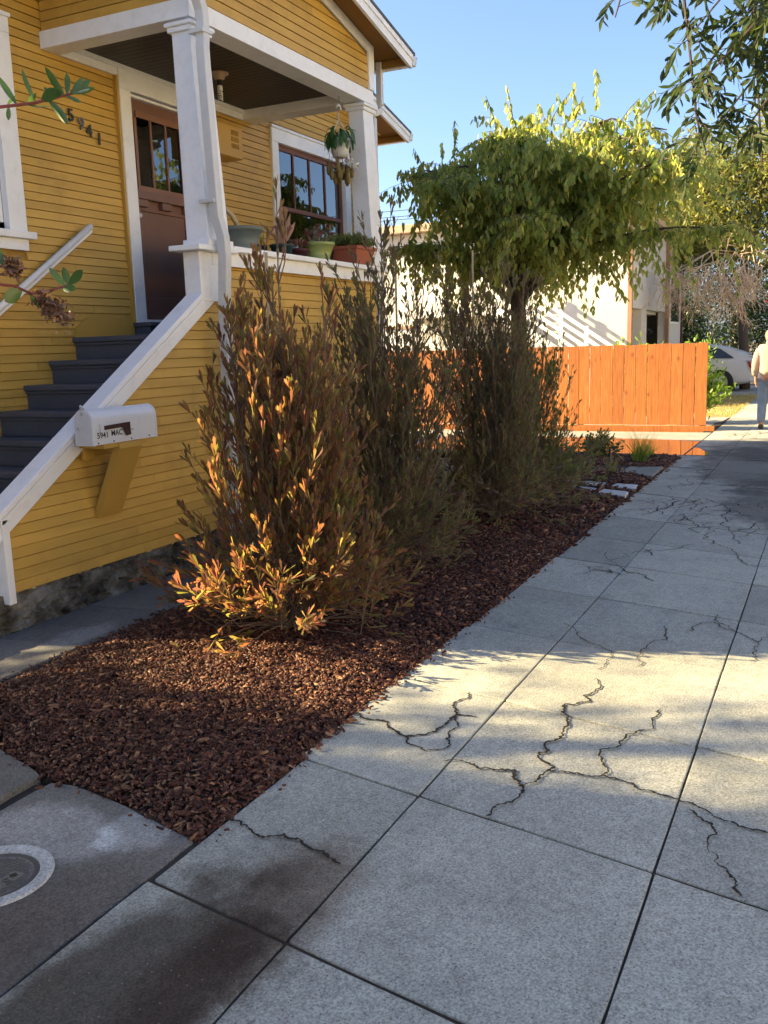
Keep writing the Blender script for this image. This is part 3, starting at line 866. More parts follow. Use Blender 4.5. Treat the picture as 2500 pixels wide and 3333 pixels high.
# balustrade
S = .642
def sl(x): return S*x-1.634
box('newel_post', 'white', (3.645, 3.695, 4.19, 4.44, .165, sl(3.645)-.046), house, .004)
MB().prism_y([(3.60, sl(3.60)-.045), (5.645, sl(5.645)-.045), (5.645, sl(5.645)), (3.60, sl(3.60))], 4.185, 4.325).build('balustrade_cap', 'white', house, None, False, .005)
MB().prism_y([(3.62, S*3.62-1.80), (5.80, S*5.80-1.80), (5.80, 2.28), (5.66, 2.28), (5.66, sl(5.66)-.05), (3.62, sl(3.62)-.05)], 4.205, 4.238).build('balustrade_board', 'white', house, None, False, .003)
MB().prism_y([(3.64, sl(3.64)-.085), (5.66, sl(5.66)-.085), (5.66, sl(5.66)-.05), (3.64, sl(3.64)-.05)], 4.190, 4.206).build('balustrade_moulding', 'white', house, None, False, .003)
MB().prism_y([(3.68, .2), (5.66, .2), (5.66, sl(5.66)-.05), (3.68, sl(3.68)-.05)], 4.2605, 4.312).build('stair_side_panel', 'white', house)
# pedestal and sill
box('pedestal', 'white', (5.648, 6.02, 4.20, 4.345, 1.93, 2.285), house, .004)
box('pedestal_cap', 'white', (5.555, 6.05, 4.125, 4.40, 2.287, 2.325), house, .005)
box('sill_fascia', 'white', (5.80, 8.735, 4.196, 4.246, 2.197, 2.302), house, .003)
box('porch_sill', 'white', (6.02, 8.765, 4.145, 4.47, 2.303, 2.345), house, .005)
box('porch_wall_inside', 'yellow_wood', (5.9, 8.70, 4.315, 4.36, 1.70, 2.30), house)
# columns
def column(x0t, x1t, x0b, x1b, zb, zt):
    y0t, y1t, y0b, y1b = 4.25, 4.41, 4.15, 4.345
    MB().add([(x0b, y0b, zb), (x1b, y0b, zb), (x1b, y1b, zb), (x0b, y1b, zb), (x0t, y0t, zt), (x1t, y0t, zt), (x1t, y1t, zt), (x0t, y1t, zt)],
             [(0, 3, 2, 1), (4, 5, 6, 7), (0, 1, 5, 4), (1, 2, 6, 5), (2, 3, 7, 6), (3, 0, 4, 7)]).build('column', 'white', house, None, False, .004)
    box('column_base', 'white', (x0b-.022, x1b+.022, y0b-.02, y1b+.02, zb-.02, zb+.028), house, .006)
    box('capital', 'white', (x0t-.022, x1t+.022, 4.228, y1t+.025, zt-.005, zt+.03), house, .006)
    box('capital', 'white', (x0t-.038, x1t+.038, 4.21, y1t+.04, zt+.03, zt+.06), house, .008)
column(5.772, 5.99, 5.705, 5.97, 2.345, 3.82)
column(8.475, 8.695, 8.40, 8.66, 2.365, 3.83)
# beams
ZB, ZC = 3.908, 4.03
box('front_beam', 'white', (5.765, 8.70, 4.243, 4.45, ZB, ZC+.005), house, .004)
box('side_beam', 'white', (5.765, 5.95, 4.45, 5.668, ZB, ZC+.005), house, .004)
box('side_beam', 'white', (8.472, 8.70, 4.45, 5.668, ZB, ZC+.005), house, .004)
box('frieze_trim', 'white', (5.95, 8.472, 5.635, 5.668, 3.905, 4.005), house, .003)
box('crown_moulding', 'white', (5.95, 8.472, 5.615, 5.637, 3.965, 4.004), house, .003)
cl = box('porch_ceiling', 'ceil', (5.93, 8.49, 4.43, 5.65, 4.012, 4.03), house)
x = 5.955
while x < 8.44:
    box('ceiling_board', 'ceil', (x, min(x+.071, 8.47), 4.452, 5.63, 4.002, 4.0115), cl)
    x += .077
# porch gable
gw = MB().prism_y([(5.80, 4.03), (8.69, 4.03), (8.69, 4.42), (7.245, 4.75), (5.80, 4.42)], YF+.008, YF+.05).build('gable_wall', 'yellow_shaded', house)
RS = .23
boards(gw, lambda z: max(5.90, 7.245-(4.755-.09-z)/RS), lambda z: min(8.585, 7.245+(4.755-.09-z)/RS), 4.037, 4.66, .0745, YF, m='yellow')
def zr(x): return 4.445-RS*(abs(x-7.245)-1.455)
for s in (1, -1):
    X = lambda d: 7.245+s*d
    pts = [(X(1.34), 4.036), (X(1.455), 4.036), (X(1.455), zr(X(1.455))), (X(1.34), zr(X(1.34)))]
    MB().prism_y(pts if s > 0 else pts[::-1], 4.222, 4.247).build('corner_board', 'white', house, None, False, .003)
    pts = [(X(0), zr(7.245)-.10), (X(1.34), zr(X(1.34))-.10), (X(1.34), zr(X(1.34))), (X(0), zr(7.245))]
    MB().prism_y(pts if s > 0 else pts[::-1], 4.224, 4.247).build('rake_trim', 'white', house, None, False, .003)
# side wall above the left beam, facing the stair
sw = box('side_wall', 'yellow_shaded', (5.80, 5.84, 4.30, 5.66, 4.035, 4.43), house)
z = 4.038
while z < 4.40:
    MB().prism_x([(4.262, z), (5.66, z), (5.66, z+.066), (4.262, z+.066)], 5.786, 5.80).build('siding_board', 'yellow', sw)
    z += .0735
box('side_wall', 'yellow_shaded', (8.66, 8.69, 4.30, 5.66, 4.035, 4.43), house)
box('blocking', 'yellow_wood', (8.705, 8.80, 4.32, 5.3, 4.30, 4.40), house)
# porch roof
def roof(cx, half, over, yfront, yback, zeave_deck, slope=RS, part='roof'):
    for s in (1, -1):
        pr = [(cx, zeave_deck+slope*half), (cx+s*(half+over), zeave_deck-slope*over)]
        def strip(d0, d1):
            q = [(pr[0][0], pr[0][1]+d0), (pr[1][0], pr[1][1]+d0), (pr[1][0], pr[1][1]+d1), (pr[0][0], pr[0][1]+d1)]
            return q if s > 0 else q[::-1]
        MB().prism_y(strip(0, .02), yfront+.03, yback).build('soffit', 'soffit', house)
        q = [(pr[0][0], pr[0][1]+.022), (pr[1][0]+s*.03, pr[1][1]+.022-slope*.03), (pr[1][0]+s*.03, pr[1][1]+.048-slope*.03), (pr[0][0], pr[0][1]+.048)]
        MB().prism_y(q if s > 0 else q[::-1], yfront-.025, yback).build(part, 'roof', house)
        MB().prism_y(strip(-.105, .019), yfront-.004, yfront+.028).build('rake_board', 'white', house, None, False, .003)
        MB().prism_y(strip(-.03, .0205), yfront-.018, yfront-.0045).build('rake_moulding', 'white', house, None, False, .003)
        ex, ez = pr[1]
        box('fascia', 'soffit', (min(ex-s*.035, ex-s*.012), max(ex-s*.035, ex-s*.012), yfront+.03, yback, ez-.07, ez-.001), house)
        gp = [(ex+s*.0, ez-.075), (ex+s*.075, ez-.075), (ex+s*.095, ez-.04), (ex+s*.10, ez+.0), (ex+s*.125, ez+.012), (ex+s*.125, ez+.028), (ex, ez+.012)]
        MB().prism_y(gp if s > 0 else gp[::-1], yfront-.012, yback).build('gutter', 'gutter', house, None, False, .003)
roof(7.245, 1.455, .30, 3.95, 7.6, 4.452)
# main body of the house
XL, XR, YB = 2.9, 11.66, 17.0
mcx, mh = (XL+XR)/2, (XR-XL)/2
def zm(x): return 4.42-RS*(abs(x-mcx)-mh)
dw = MB()
HO = [(4.45, 5.31, 2.50, 3.93), (6.70, 7.64, 1.70, 3.82), (9.12, 10.72, 2.42, 3.82)]
for a, b, z0, z1 in ((XL, 4.45, .2, 4.44), (4.45, 5.31, .2, 2.50), (4.45, 5.31, 3.93, 4.44), (5.31, 6.70, .2, 4.44), (6.70, 7.64, .2, 1.70), (6.70, 7.64, 3.82, 4.44),
                     (7.64, 9.12, .2, 4.44), (9.12, 10.72, .2, 2.42), (9.12, 10.72, 3.82, 4.44), (10.72, XR, .2, 4.44)):
    dw.box(a, b, YD+.008, YD+.06, z0, z1)
dw.prism_y([(XL, 4.4405), (XR, 4.4405), (mcx, zm(mcx)-.02)], YD+.008, YD+.06)
dw = dw.build('house_front_wall', 'yellow_shaded', house)
HB = [(4.28, 5.44, 2.35, 4.02), (6.60, 7.75, 1.70, 4.0), (9.02, 10.86, 2.33, 3.985)]
boards(dw, K(XL), K(XR-.10), .22, 4.36, .0652, YD, HB)
boards(dw, lambda z: mcx-(zm(mcx)-z-.02)/RS, lambda z: mcx+(zm(mcx)-z-.02)/RS, 4.36+.0015, 5.36, .0652, YD)
box('corner_board', 'white', (XR-.10, XR+.012, YD-.03, YD+.05, .2, 4.40), house, .003)
box('house_side_wall', 'yellow_wood', (XR-.05, XR, YD+.06, YB, -.1, 4.44), house)
box('house_side_wall', 'yellow_wood', (XL, XL+.05, YD+.06, YB, -.1, 4.44), house)
box('house_rear_wall', 'yellow_wood', (XL, XR, YB-.06, YB, -.1, 4.44), house)
roof(mcx, mh, .33, 5.33, YB+.4, 4.432, RS, 'roof')
box('house_base', 'foundation', (XL+.02, XR-.02, YD+.03, YB-.05, -.1, .22), house)
# near-black panels behind windows and door, darkness of unlit rooms put into the colour
for a, b, z0, z1 in ((4.2, 5.5, 2.3, 4.1), (8.9, 10.9, 2.2, 4.1)):
    MB().box(a, b, YD+.9, YD+.94, z0, z1).box(a-.02, a, YD+.065, YD+.9, z0, z1).box(b, b+.02, YD+.065, YD+.9, z0, z1).box(a, b, YD+.065, YD+.9, z1, z1+.02).box(a, b, YD+.065, YD+.9, z0-.02, z0).build('room_interior', 'interior', house)

# porch floor, steps
for k in range(10):
    x0, zt = 5.829-.281*k, 1.712-.182*k
    if zt < .05: break
    if k == 0:
        box('porch_floor', 'step', (x0, 8.70, 4.313, 5.668, zt-.042, zt), house, .006)
    else:
        box('stair_tread', 'step', (x0, x0+.285, 4.313, 5.668, zt-.042, zt), house, .008)
    box('stair_nosing', 'step', (x0+.016, x0+.03, 4.314, 5.667, zt-.066, zt-.043), house, .004)
    box('stair_riser', 'step', (x0+.031, x0+.06, 4.314, 5.667, zt-.182, zt-.043), house)
box('door_step', 'step', (6.60, 7.80, 5.49, 5.66, 1.713, 1.80), house, .004)
box('door_step_nosing', 'step', (6.58, 7.82, 5.46, 5.665, 1.801, 1.838), house, .006)
MB().prism_y([(5.86, 1.715), (6.595, 1.715), (6.595, 1.875), (6.02, 1.875), (5.88, 1.80)], YD-.021, YD-.014).build('wall_patch', 'yellow_wood', house)

# front door
door = empty('front_door', (6.735, YD, 1.85), 0, house)
DW, DH = .865, 1.96
box('casing', 'white', (-.138, .0, -.055, .01, -.012, DH), door, .004)
box('casing', 'white', (DW, DW+.14, -.055, .01, -.012, DH), door, .004)
box('casing', 'white', (-.138, DW+.14, -.056, .01, DH+.0005, 2.152), door, .004)
box('casing_edge', 'yellow_wood', (-.162, -.139, -.045, .008, -.012, 2.06), door)
box('inner_stop', 'white', (.001, DW-.001, -.028, .02, DH-.035, DH-.012), door, .003)
box('threshold', 'white', (0, DW, -.03, .05, -.011, .018), door, .003)
sl_ = MB()
st, rz = .115, .0
yA, yB = .018, .055
sl_.box(0, st, yA, yB, .02, DH-.03).box(DW-st, DW, yA, yB, .02, DH-.03).box(st, DW-st, yA, yB, .02, .22).box(st, DW-st, yA, yB, .98, 1.14).box(st, DW-st, yA, yB, 1.82, DH-.03)
sl_.build('door_leaf', 'door', door, None, False, .004)
box('door_panel', 'door', (st+.001, DW-st-.001, .034, .045, .221, .979), door)
tri = MB()
o = box('sash_frame', 'door_light', (st+.002, DW-st-.002, .006, .0175, 1.78, 1.835), door, .003)
MB().box(st-.03, st+.004, .004, .0175, 1.20, 1.775).box(DW-st-.004, DW-st+.03, .004, .0175, 1.20, 1.775).box(st-.03, DW-st+.03, .004, .0175, 1.155, 1.199).build('sash_frame', 'door_light', door, None, False, .003)
pw = (DW-2*st)/3
for i in range(3):
    box('pane', 'glass', (st+i*pw+.012, st+(i+1)*pw-.012, .030, .034, 1.195, 1.785), door)
    if i: box('muntin', 'door_light', (st+i*pw-.011, st+i*pw+.011, .016, .046, 1.195, 1.785), door, .003)
box('door_dark_panel', 'interior', (.01, DW-.01, .3, .33, .02, DH), door)
sh = box('dentil_shelf', 'door', (.02, DW-.02, -.040, .0170, 1.075, 1.15), door, .003)
for i in range(3):
    cx = .10+i*(DW-.20)/2
    box('dentil', 'door', (cx-.07, cx+.07, -.028, .0170, 1.012, 1.074), sh, .003)
MB().lathe((0, 0, 0), [(.0001, -.03), (.018, -.026), (.020, -.015), (.010, -.008), (.008, .01)], 14).build('door_knob', 'rim', door).matrix_local = Matrix.Translation((.055, .0, .93)) @ Matrix.Rotation(math.radians(-90), 4, 'X')

# windows
def window(name, x0, x1, z0, z1, y, cw, muntins, lower_h, blinds=True, head=.17, sm='sash'):
    w = empty(name, (x0, y, z0), 0, house)
    W, H = x1-x0, z1-z0
    box('casing', 'white', (-cw, .0, -.04, .02, -.06, H), w, .004)
    box('casing', 'white', (W, W+cw, -.04, .02, -.06, H), w, .004)
    box('head_casing', 'white', (-cw, W+cw, -.042, .02, H+.0005, H+head-.03), w, .004)
    box('head_moulding', 'white', (-cw-.012, W+cw+.012, -.058, .02, H+head-.03, H+head), w, .006)
    box('window_sill', 'white', (-cw-.05, W+cw+.05, -.085, .02, -.115, -.061), w, .006)
    box('apron', 'white', (-cw, W+cw, -.04, .0, -.20, -.116), w, .004)
    f = MB()
    f.box(0, .045, .02, .06, 0, H).box(W-.045, W, .02, .06, 0, H).box(.045, W-.045, .02, .06, H-.055, H).box(.045, W-.045, .021, .061, 0, .06)
    sash = f.build('sash', sm, w, None, False, .003)
    box('meeting_rail', sm, (.045, W-.045, .012, .055, lower_h-.022, lower_h+.022), w, .004)
    k = muntins
    pw = (W-.09)/k
    for i in range(k):
        box('pane', 'glass', (.045+i*pw, .045+(i+1)*pw-.0008, .040, .043, lower_h+.02, H-.05), w)
        if i: box('muntin', sm, (.045+i*pw-.011, .045+i*pw+.011, .024, .056, lower_h+.02, H-.05), w, .003)
    box('pane', 'glass', (.045, W-.045, .046, .049, .055, lower_h-.018), w)
    if blinds:
        b = MB()
        z = .03
        while z < H-.03:
            b.add([(.05, .095, z), (W-.28, .095, z), (W-.28, .112, z+.013), (.05, .112, z+.013)], [(0, 1, 2, 3)])
            z += .019
        b.build('venetian_blind', 'blind', w)
    return w
window('porch_window', 9.15, 10.70, 2.53, 3.805, YD, .13, 4, .60)
window('left_window', 4.42, 5.27, 2.57, 3.93, YD, .17, 1, .68, False, .14, 'white')

# vent box, porch light, downspouts, handrail, house numbers
vb = empty('vent_box', (7.70, 5.44, 3.44), 0, house)
box('vent_body', 'yellow_wood', (0, .45, 0, .225, 0, .295), vb, .006)
for r in range(3):
    for c in range(6):
        xx = .255+c*.022+r*.0; zz = .085+r*.062
        box('louvre', 'yellow_shaded', (xx, xx+.011, -.004, .001, zz, zz+.045), vb)
pl = empty('porch_light', (7.28, 5.07, 4.0), 0, house)
MB().lathe((0, 0, 0), [(.0001, 0), (.085, 0), (.085, -.012), (.055, -.022), (.045, -.05), (.03, -.06)], 20).build('ceiling_base', 'fascia', pl, None, True)
MB().lathe((0, 0, 0), [(.026, -.055), (.026, -.10), (.020, -.105)], 14).build('socket', 'blackish', pl)
MB().lathe((0, 0, 0), [(.018, -.10), (.024, -.115), (.024, -.15), (.014, -.155)], 14).build('bulb_base', 'potwhite', pl)
hp = [(.019*math.cos(t), .019*math.sin(t), -.155-.075*t/(2*math.pi*4)) for t in np.linspace(0, 2*math.pi*4, 64)]
MB().tube(hp, .0065, .0065, 6).build('spiral_bulb', 'potwhite', pl, None, True)
def pipe(pts, parent=house, r=.036):
    d = MB()
    P_ = [Vector(p) for p in pts]
    n = len(P_)
    d.tube(P_, r*1.41, None, 4, math.pi/4)
    return d.build('downspout', 'gutter', parent, None, False, .006)
pipe([(5.42, 4.20, 4.52), (5.50, 4.16, 4.38), (5.62, 4.13, 4.22), (5.70, 4.125, 4.02), (5.745, 4.12, 3.92), (5.752, 4.12, 3.84), (5.728, 4.115, 3.66), (5.726, 4.11, 3.45), (5.738, 4.10, 2.85), (5.743, 4.09, 2.52), (5.760, 4.06, 2.38), (5.768, 4.06, 2.24), (5.80, 4.11, 1.9), (5.803, 4.13, 1.2), (5.803, 4.13, .02)])
pipe([(8.975, 4.30, 4.38), (8.97, 4.30, 3.98), (8.95, 4.297, 3.92), (8.80, 4.282, 3.86), (8.748, 4.276, 3.80), (8.737, 4.272, 3.6), (8.742, 4.27, 2.4), (8.775, 4.27, .05)], house, .030)
for z in (3.76, 2.62):
    box('pipe_strap', 'gutter', (5.685, 5.80, 4.075, 4.20, z, z+.025), house)
hr = empty('handrail', (0, 0, 0), 0, house)
a, b = Vector((4.3, 5.60, 1.425)), Vector((6.08, 5.60, 2.612))
MB().tube([a, b], .026, .026, 12).build('rail', 'rail', hr, None, True)
MB().tube([a-Vector((0, 0, .035)), b-Vector((0, 0, .035))], .018, .018, 4, math.pi/4).build('rail_backing', 'rail', hr)
for t in (.12, .5, .88):
    p = a.lerp(b, t)
    MB().tube([p-Vector((0, 0, .04)), p+Vector((0, .05, -.07)), p+Vector((0, .082, -.07))], .008, .008, 6).build('bracket', 'metal', hr)
for ch_, x_, z_, rr, mm in (('5', 5.988, 3.428, 4, 'blackish'), ('9', 6.092, 3.385, -3, 'metal'), ('4', 6.185, 3.343, 3, 'blackish'), ('1', 6.292, 3.303, -4, 'blackish')):
    o = text('house_number', ch_, .135, (x_, YD-.028, z_), (math.radians(90), math.radians(-rr), 0), mm, house, .005, .0022)
    o['label'] = 'house numeral ' + ch_

# ------------------------------------------------------------------ mailbox
mb = tag(empty('mailbox', (4.215, 3.995, 1.025)), 'white metal mailbox with rusty flag on a yellow bracket', 'mailbox')
ML, MW, MH = .575, .140, .215
def arch(w, h, k=10, s=1.0):
    r = w/2
    return [(0, 0), (w, 0)]+[(w/2+r*math.cos(t)*s, h-r+r*math.sin(t)*s) for t in np.linspace(0, math.pi, k)]
MB().prism_x(arch(MW, MH, 14), .012, ML).build('mailbox_body', 'mailwhite', mb, None, False, .002)
MB().prism_x([(y-.004, z-.003) for y, z in arch(MW+.008, MH+.006, 14)], -.006, .0115).build('front_rim', 'mailwhite', mb, None, False, .002)
md = MB().prism_x([(y+.006, z+.004) for y, z in arch(MW-.012, MH-.012, 14)], -.010, -.0065).build('mailbox_door', 'maildoor', mb, None, False, .0015)
MB().prism_x([(y-.004, z-.003) for y, z in arch(MW+.008, MH+.006, 14)], ML-.012, ML+.004).build('rear_rim', 'mailwhite', mb, None, False, .002)
for s_, zz, sz in (('U.S.', .132, .038), ('MAIL', .092, .040)):
    text('embossed_letters', s_, sz, (-.0105, .125 if s_ == 'U.S.' else .122, zz), (math.radians(90), 0, math.radians(-90)), 'maildoor', md, .0016, .0004)
fr = MB()
for zz in (.045, .078): fr.box(-.0125, -.0103, .035, .112, zz, zz+.003)
for yy in (.035, .109): fr.box(-.0124, -.0103, yy, yy+.003, .0485, .0775)
for zz in (.020, .028, .036): fr.box(-.0122, -.0103, .028, .115, zz, zz+.002)
fr.build('door_ribs', 'maildoor', md)
MB().tube([(-.012, .07, .185), (-.020, .07, .205), (-.016, .07, .222), (.004, .07, .225)], .007, .006, 8).build('door_latch', 'maildoor', mb, None, True)
MB().tube([(-.004, .055, .218), (-.014, .060, .232), (-.010, .075, .240), (0, .085, .228)], .006, .007, 8).build('door_latch', 'maildoor', mb, None, True)
text('address_letters', '5941', .050, (.028, -.0012, .040), (math.radians(90), 0, 0), 'mailink', mb, .0006, .0006)
text('address_letters', 'MAC', .048, (.150, -.0012, .046), (math.radians(90), 0, 0), 'mailink', mb, .0006, .0006)
text('address_letters', 'C', .048, (.268, -.0012, .050), (math.radians(90), 0, 0), 'mailink', mb, .0006, .0006)
box('address_letters', 'mailink', (.335, .352, -.0016, -.0004, .068, .073), mb)
fl = MB().prism_y([(.085, .088), (.315, .095), (.315, .120), (.085, .113)], -.014, -.008).prism_y([(.245, .0935), (.315, .0945), (.318, .040), (.275, .036), (.262, .066)], -.0135, -.0085).build('flag', 'rust', mb, None, False, .0015)
box('flag_mount', 'mailwhite', (.052, .094, -.010, -.001, .075, .125), mb, .002)
for xx, zz in ((.035, .012), (.17, .012), (.33, .014), (.50, .016)):
    MB().tube([(xx, -.003, zz), (xx, .002, zz)], .005, .005, 8).build('rivet', 'rust', mb)
bk = MB().prism_x([(.0, -.005), (.035, -.005), (.255, -.455), (.255, -.49), (.215, -.49), (-.002, -.04)], .215, .425).build('bracket', 'yellow_wood', mb, None, False, .003)
box('mount_board', 'yellow_wood', (.09, .50, .01, .232, -.03, -.0005), mb, .003)
box('back_plate', 'yellow_wood', (.12, .215, .205, .236, -.11, -.031), mb, .003)

# ------------------------------------------------------------------ pots on the porch sill and hanging plant
SZ = 2.346
def round_pot(name, c, r0, r1, h, m, label, rim=.022, bands=0):
    t = tag(empty(name, c), label, 'plant pot')
    pr = [(.0001, .001), (r0, .001), (r1*.985, h-rim), (r1*1.06, h-rim), (r1*1.07, h), (r1*.95, h), (r1*.90, h-.03), (.0001, h-.03)]
    if bands:
        pr[2:3] = [(r0+(r1-r0)*.18, h*.2), (r0+(r1-r0)*.18-.003, h*.21), (r0+(r1-r0)*.72, h*.70), (r0+(r1-r0)*.72+.004, h*.71), (r1*.985, h-rim)]
    MB().lathe((0, 0, 0), pr, 28).build('pot', m, t, None, True)
    MB().lathe((0, 0, 0), [(.0001, h-.028), (r1*.91, h-.026)], 20).build('potting_soil', 'soil', t)
    return t
t = round_pot('plant_pot', (6.43, 4.36, SZ), .115, .172, .185, 'plastic_grey', 'large grey green plastic pot with a bare leaning trunk', .03, 1)
MB().tube([(-.03, 0, .15), (-.05, 0, .22), (-.10, .01, .28), (-.17, .02, .32), (-.24, .03, .33)], .022, .017, 8).build('bare_trunk', 'stake', t, None, True)
def rosette(n, r, c, up, L, W, tilt0=.2, tilt1=1.2):
    ph = rng.uniform(0, 2*np.pi, n)
    tt = rng.uniform(tilt0, tilt1, n)
    D = np.stack([np.cos(ph)*np.sin(tt), np.sin(ph)*np.sin(tt), np.cos(tt)], 1)
    P = np.array(c)+np.stack([np.cos(ph)*r*rng.random(n)**.5, np.sin(ph)*r*rng.random(n)**.5, np.full(n, up)], 1)
    return P, D, rng.uniform(.75, 1.2, n)*L, W
t = round_pot('plant_pot', (7.11, 4.40, SZ), .075, .10, .115, 'darkgreen', 'small dark green pot holding a pink striped bromeliad')
ph = rng.uniform(0, 6.28, 16)
for k in range(13):
    tl = rng.uniform(.12, .75); a = ph[k]; L = rng.uniform(.16, .30)
    if k == 0: a, tl, L = .3, .12, .42
    if k in (1, 2, 3): a, tl, L = -.2+.15*k, .75+.06*k, .29
    d = np.array([math.cos(a)*math.sin(tl), math.sin(a)*math.sin(tl), math.cos(tl)])
    leaf_obj('bromeliad_leaf', T_LEAF, [(0, 0, .10)], [d], L, .05, 'brom', t, None, .12)
t = round_pot('plant_pot', (7.40, 4.40, SZ), .06, .085, .10, 'maroon', 'small maroon pot tucked behind the lime green pot')
leaf_obj('succulent_leaves', T_SPOON, *rosette(50, .05, (0, 0, 0), .12, .07, .02), 'succred', t)
t = round_pot('plant_pot', (7.62, 4.33, SZ), .105, .150, .165, 'plastic_green', 'lime green glazed pot with red tipped succulents', .03, 1)
sm = MB()
Ps, Ds = [], []
for k in range(17):
    a = rng.uniform(0, 6.28); r = .11*math.sqrt(rng.random()); h = rng.uniform(.06, .15)
    p0 = np.array([math.cos(a)*r*.6, math.sin(a)*r*.6, .14]); p1 = np.array([math.cos(a)*r*1.3, math.sin(a)*r*1.3, .15+h])
    sm.tube([p0, (p0+p1)/2+rng.normal(size=3)*.008, p1], .006, .005, 5)
    for j in range(22):
        tl = rng.uniform(.3, 1.5); b_ = rng.uniform(0, 6.28)
        Ps.append(p1); Ds.append((math.cos(b_)*math.sin(tl), math.sin(b_)*math.sin(tl), math.cos(tl)))
sm.build('succulent_stems', 'stem', t)
leaf_obj('succulent_leaves', T_SPOON, Ps, Ds, .034, .018, 'succred', t)
# square terracotta pot
t = tag(empty('plant_pot', (8.19, 4.32, SZ)), 'square terracotta coloured planter crowded with green succulents', 'plant pot')
a0, a1, h = .155, .205, .165
MB().add([(-a0, -a0, 0), (a0, -a0, 0), (a0, a0, 0), (-a0, a0, 0), (-a1*.96, -a1*.96, h-.03), (a1*.96, -a1*.96, h-.03), (a1*.96, a1*.96, h-.03), (-a1*.96, a1*.96, h-.03),
          (-a1*1.04, -a1*1.04, h-.03), (a1*1.04, -a1*1.04, h-.03), (a1*1.04, a1*1.04, h-.03), (-a1*1.04, a1*1.04, h-.03), (-a1*1.05, -a1*1.05, h), (a1*1.05, -a1*1.05, h), (a1*1.05, a1*1.05, h), (-a1*1.05, a1*1.05, h),
          (-a1*.94, -a1*.94, h), (a1*.94, -a1*.94, h), (a1*.94, a1*.94, h), (-a1*.94, a1*.94, h), (-a1*.9, -a1*.9, h-.03), (a1*.9, -a1*.9, h-.03), (a1*.9, a1*.9, h-.03), (-a1*.9, a1*.9, h-.03)],
         [(3, 2, 1, 0), (20, 21, 22, 23)]+[(r*4+i, r*4+(i+1) % 4, r*4+4+(i+1) % 4, r*4+4+i) for r in range(5) for i in range(4)]).build('pot', 'terracotta', t, None, False, .004)
Ps, Ds = [], []
for k in range(46):
    p = np.array([rng.uniform(-.17, .17), rng.uniform(-.17, .17), .17+rng.uniform(0, .05)])
    for j in range(24):
        tl = rng.uniform(.05, 1.3); b_ = rng.uniform(0, 6.28)
        Ps.append(p); Ds.append((math.cos(b_)*math.sin(tl)+p[0]*2, math.sin(b_)*math.sin(tl)+p[1]*2, math.cos(tl)))
leaf_obj('succulent_leaves', T_LEAF, Ps, Ds, rng.uniform(.06, .10, len(Ps)), .016, 'succ', t)
t = round_pot('plant_pot', (7.95, 4.43, SZ-.0), .06, .075, .13, 'blackpot', 'small black pot with a tall green stem behind the square planter')
leaf_obj('leaves', T_LEAF, *rosette(26, .04, (0, 0, 0), .13, .17, .025, .05, .6), 'succ', t)
# dark bench on the porch
bn = tag(empty('bench', (7.35, 4.95, 1.712)), 'dark navy bench on the porch behind the pots', 'bench')
box('seat', 'bench', (-.62, .62, -.17, .17, .40, .44), bn, .006)
box('backrest', 'bench', (-.62, .62, .15, .18, .62, .86), bn, .006)
for sx in (-.57, .57):
    for sy_ in (-.14, .15):
        box('leg', 'bench', (sx-.02, sx+.02, sy_-.02, sy_+.02, 0, .86 if sy_ > 0 else .40), bn)

hp_ = tag(empty('hanging_planter', (8.185, 4.36, 3.44)), 'hanging white pot of pitcher plant under the porch beam', 'hanging planter')
MB().lathe((0, 0, 0), [(.0001, -.09), (.070, -.09), (.082, -.03), (.105, .055), (.112, .06), (.112, .07), (.100, .07), (.095, .05), (.0001, .045)], 24).build('pot', 'potwhite', hp_, None, True)
MB().tube([(.015, 0, .475), (.015, 0, .40), (.0, 0, .37)], .004, .004, 6).build('ceiling_hook', 'metal', hp_)
MB().tube([(.035, 0, .345), (.025, 0, .375), (-.01, 0, .385), (-.04, 0, .36), (-.035, 0, .31), (-.01, 0, .25)], .010, .008, 8).build('hanger_hook', 'potwhite', hp_, None, True)
for k in range(3):
    a = 2.1*k+.6
    MB().tube([(-.01, 0, .26), (.105*math.cos(a), .105*math.sin(a), .06)], .0035, .0035, 5).build('hanger_wire', 'potwhite', hp_)
def strap(name, p0, d0, L, W, m, parent, sag=1.0, segs=7, wob=.3):
    p = np.array(p0, float); d = np.array(d0, float); d /= np.linalg.norm(d)
    side = np.cross(d, (0, 0, 1)); side /= np.linalg.norm(side)+1e-9
    V, F = [], []
    for i in range(segs+1):
        t = i/segs
        w = W*(.25+1.5*t)*(1-t)**.6*1.3 if t < .999 else .001
        w = max(w, .0015)
        up = np.cross(side, d)
        wv = side*w/2
        V += [p-wv-up*.006*(1-t), p+up*.004, p+wv-up*.006*(1-t)]
        p = p+d*L/segs
        d = d+np.array([0, 0, -sag*.36])+rng.normal(size=3)*.05*wob
        d /= np.linalg.norm(d)
    for i in range(segs):
        a = i*3
        F += [(a, a+1, a+4, a+3), (a+1, a+2, a+5, a+4)]
    me = bpy.data.meshes.new(name); me.from_pydata([tuple(v) for v in V], [], F); me.update()
    return link(name, me, m, parent, None, True)
for k in range(44):
    a = k*2.4+rng.uniform(-.3, .3)
    r0 = rng.uniform(.05, .115)
    strap('leaf', (r0*math.cos(a), r0*math.sin(a), rng.uniform(.05, .17)), (math.cos(a), math.sin(a), rng.uniform(-.2, .7)), rng.uniform(.11, .185), rng.uniform(.034, .052), 'hangleaf', hp_, rng.uniform(2.4, 3.6))
for k in range(5):
    a = k*1.3
    strap('leaf', (.02*math.cos(a), .02*math.sin(a), .10), (math.cos(a)*.6, math.sin(a)*.4, 1), rng.uniform(.12, .20), .03, 'hangleaf', hp_, .9)
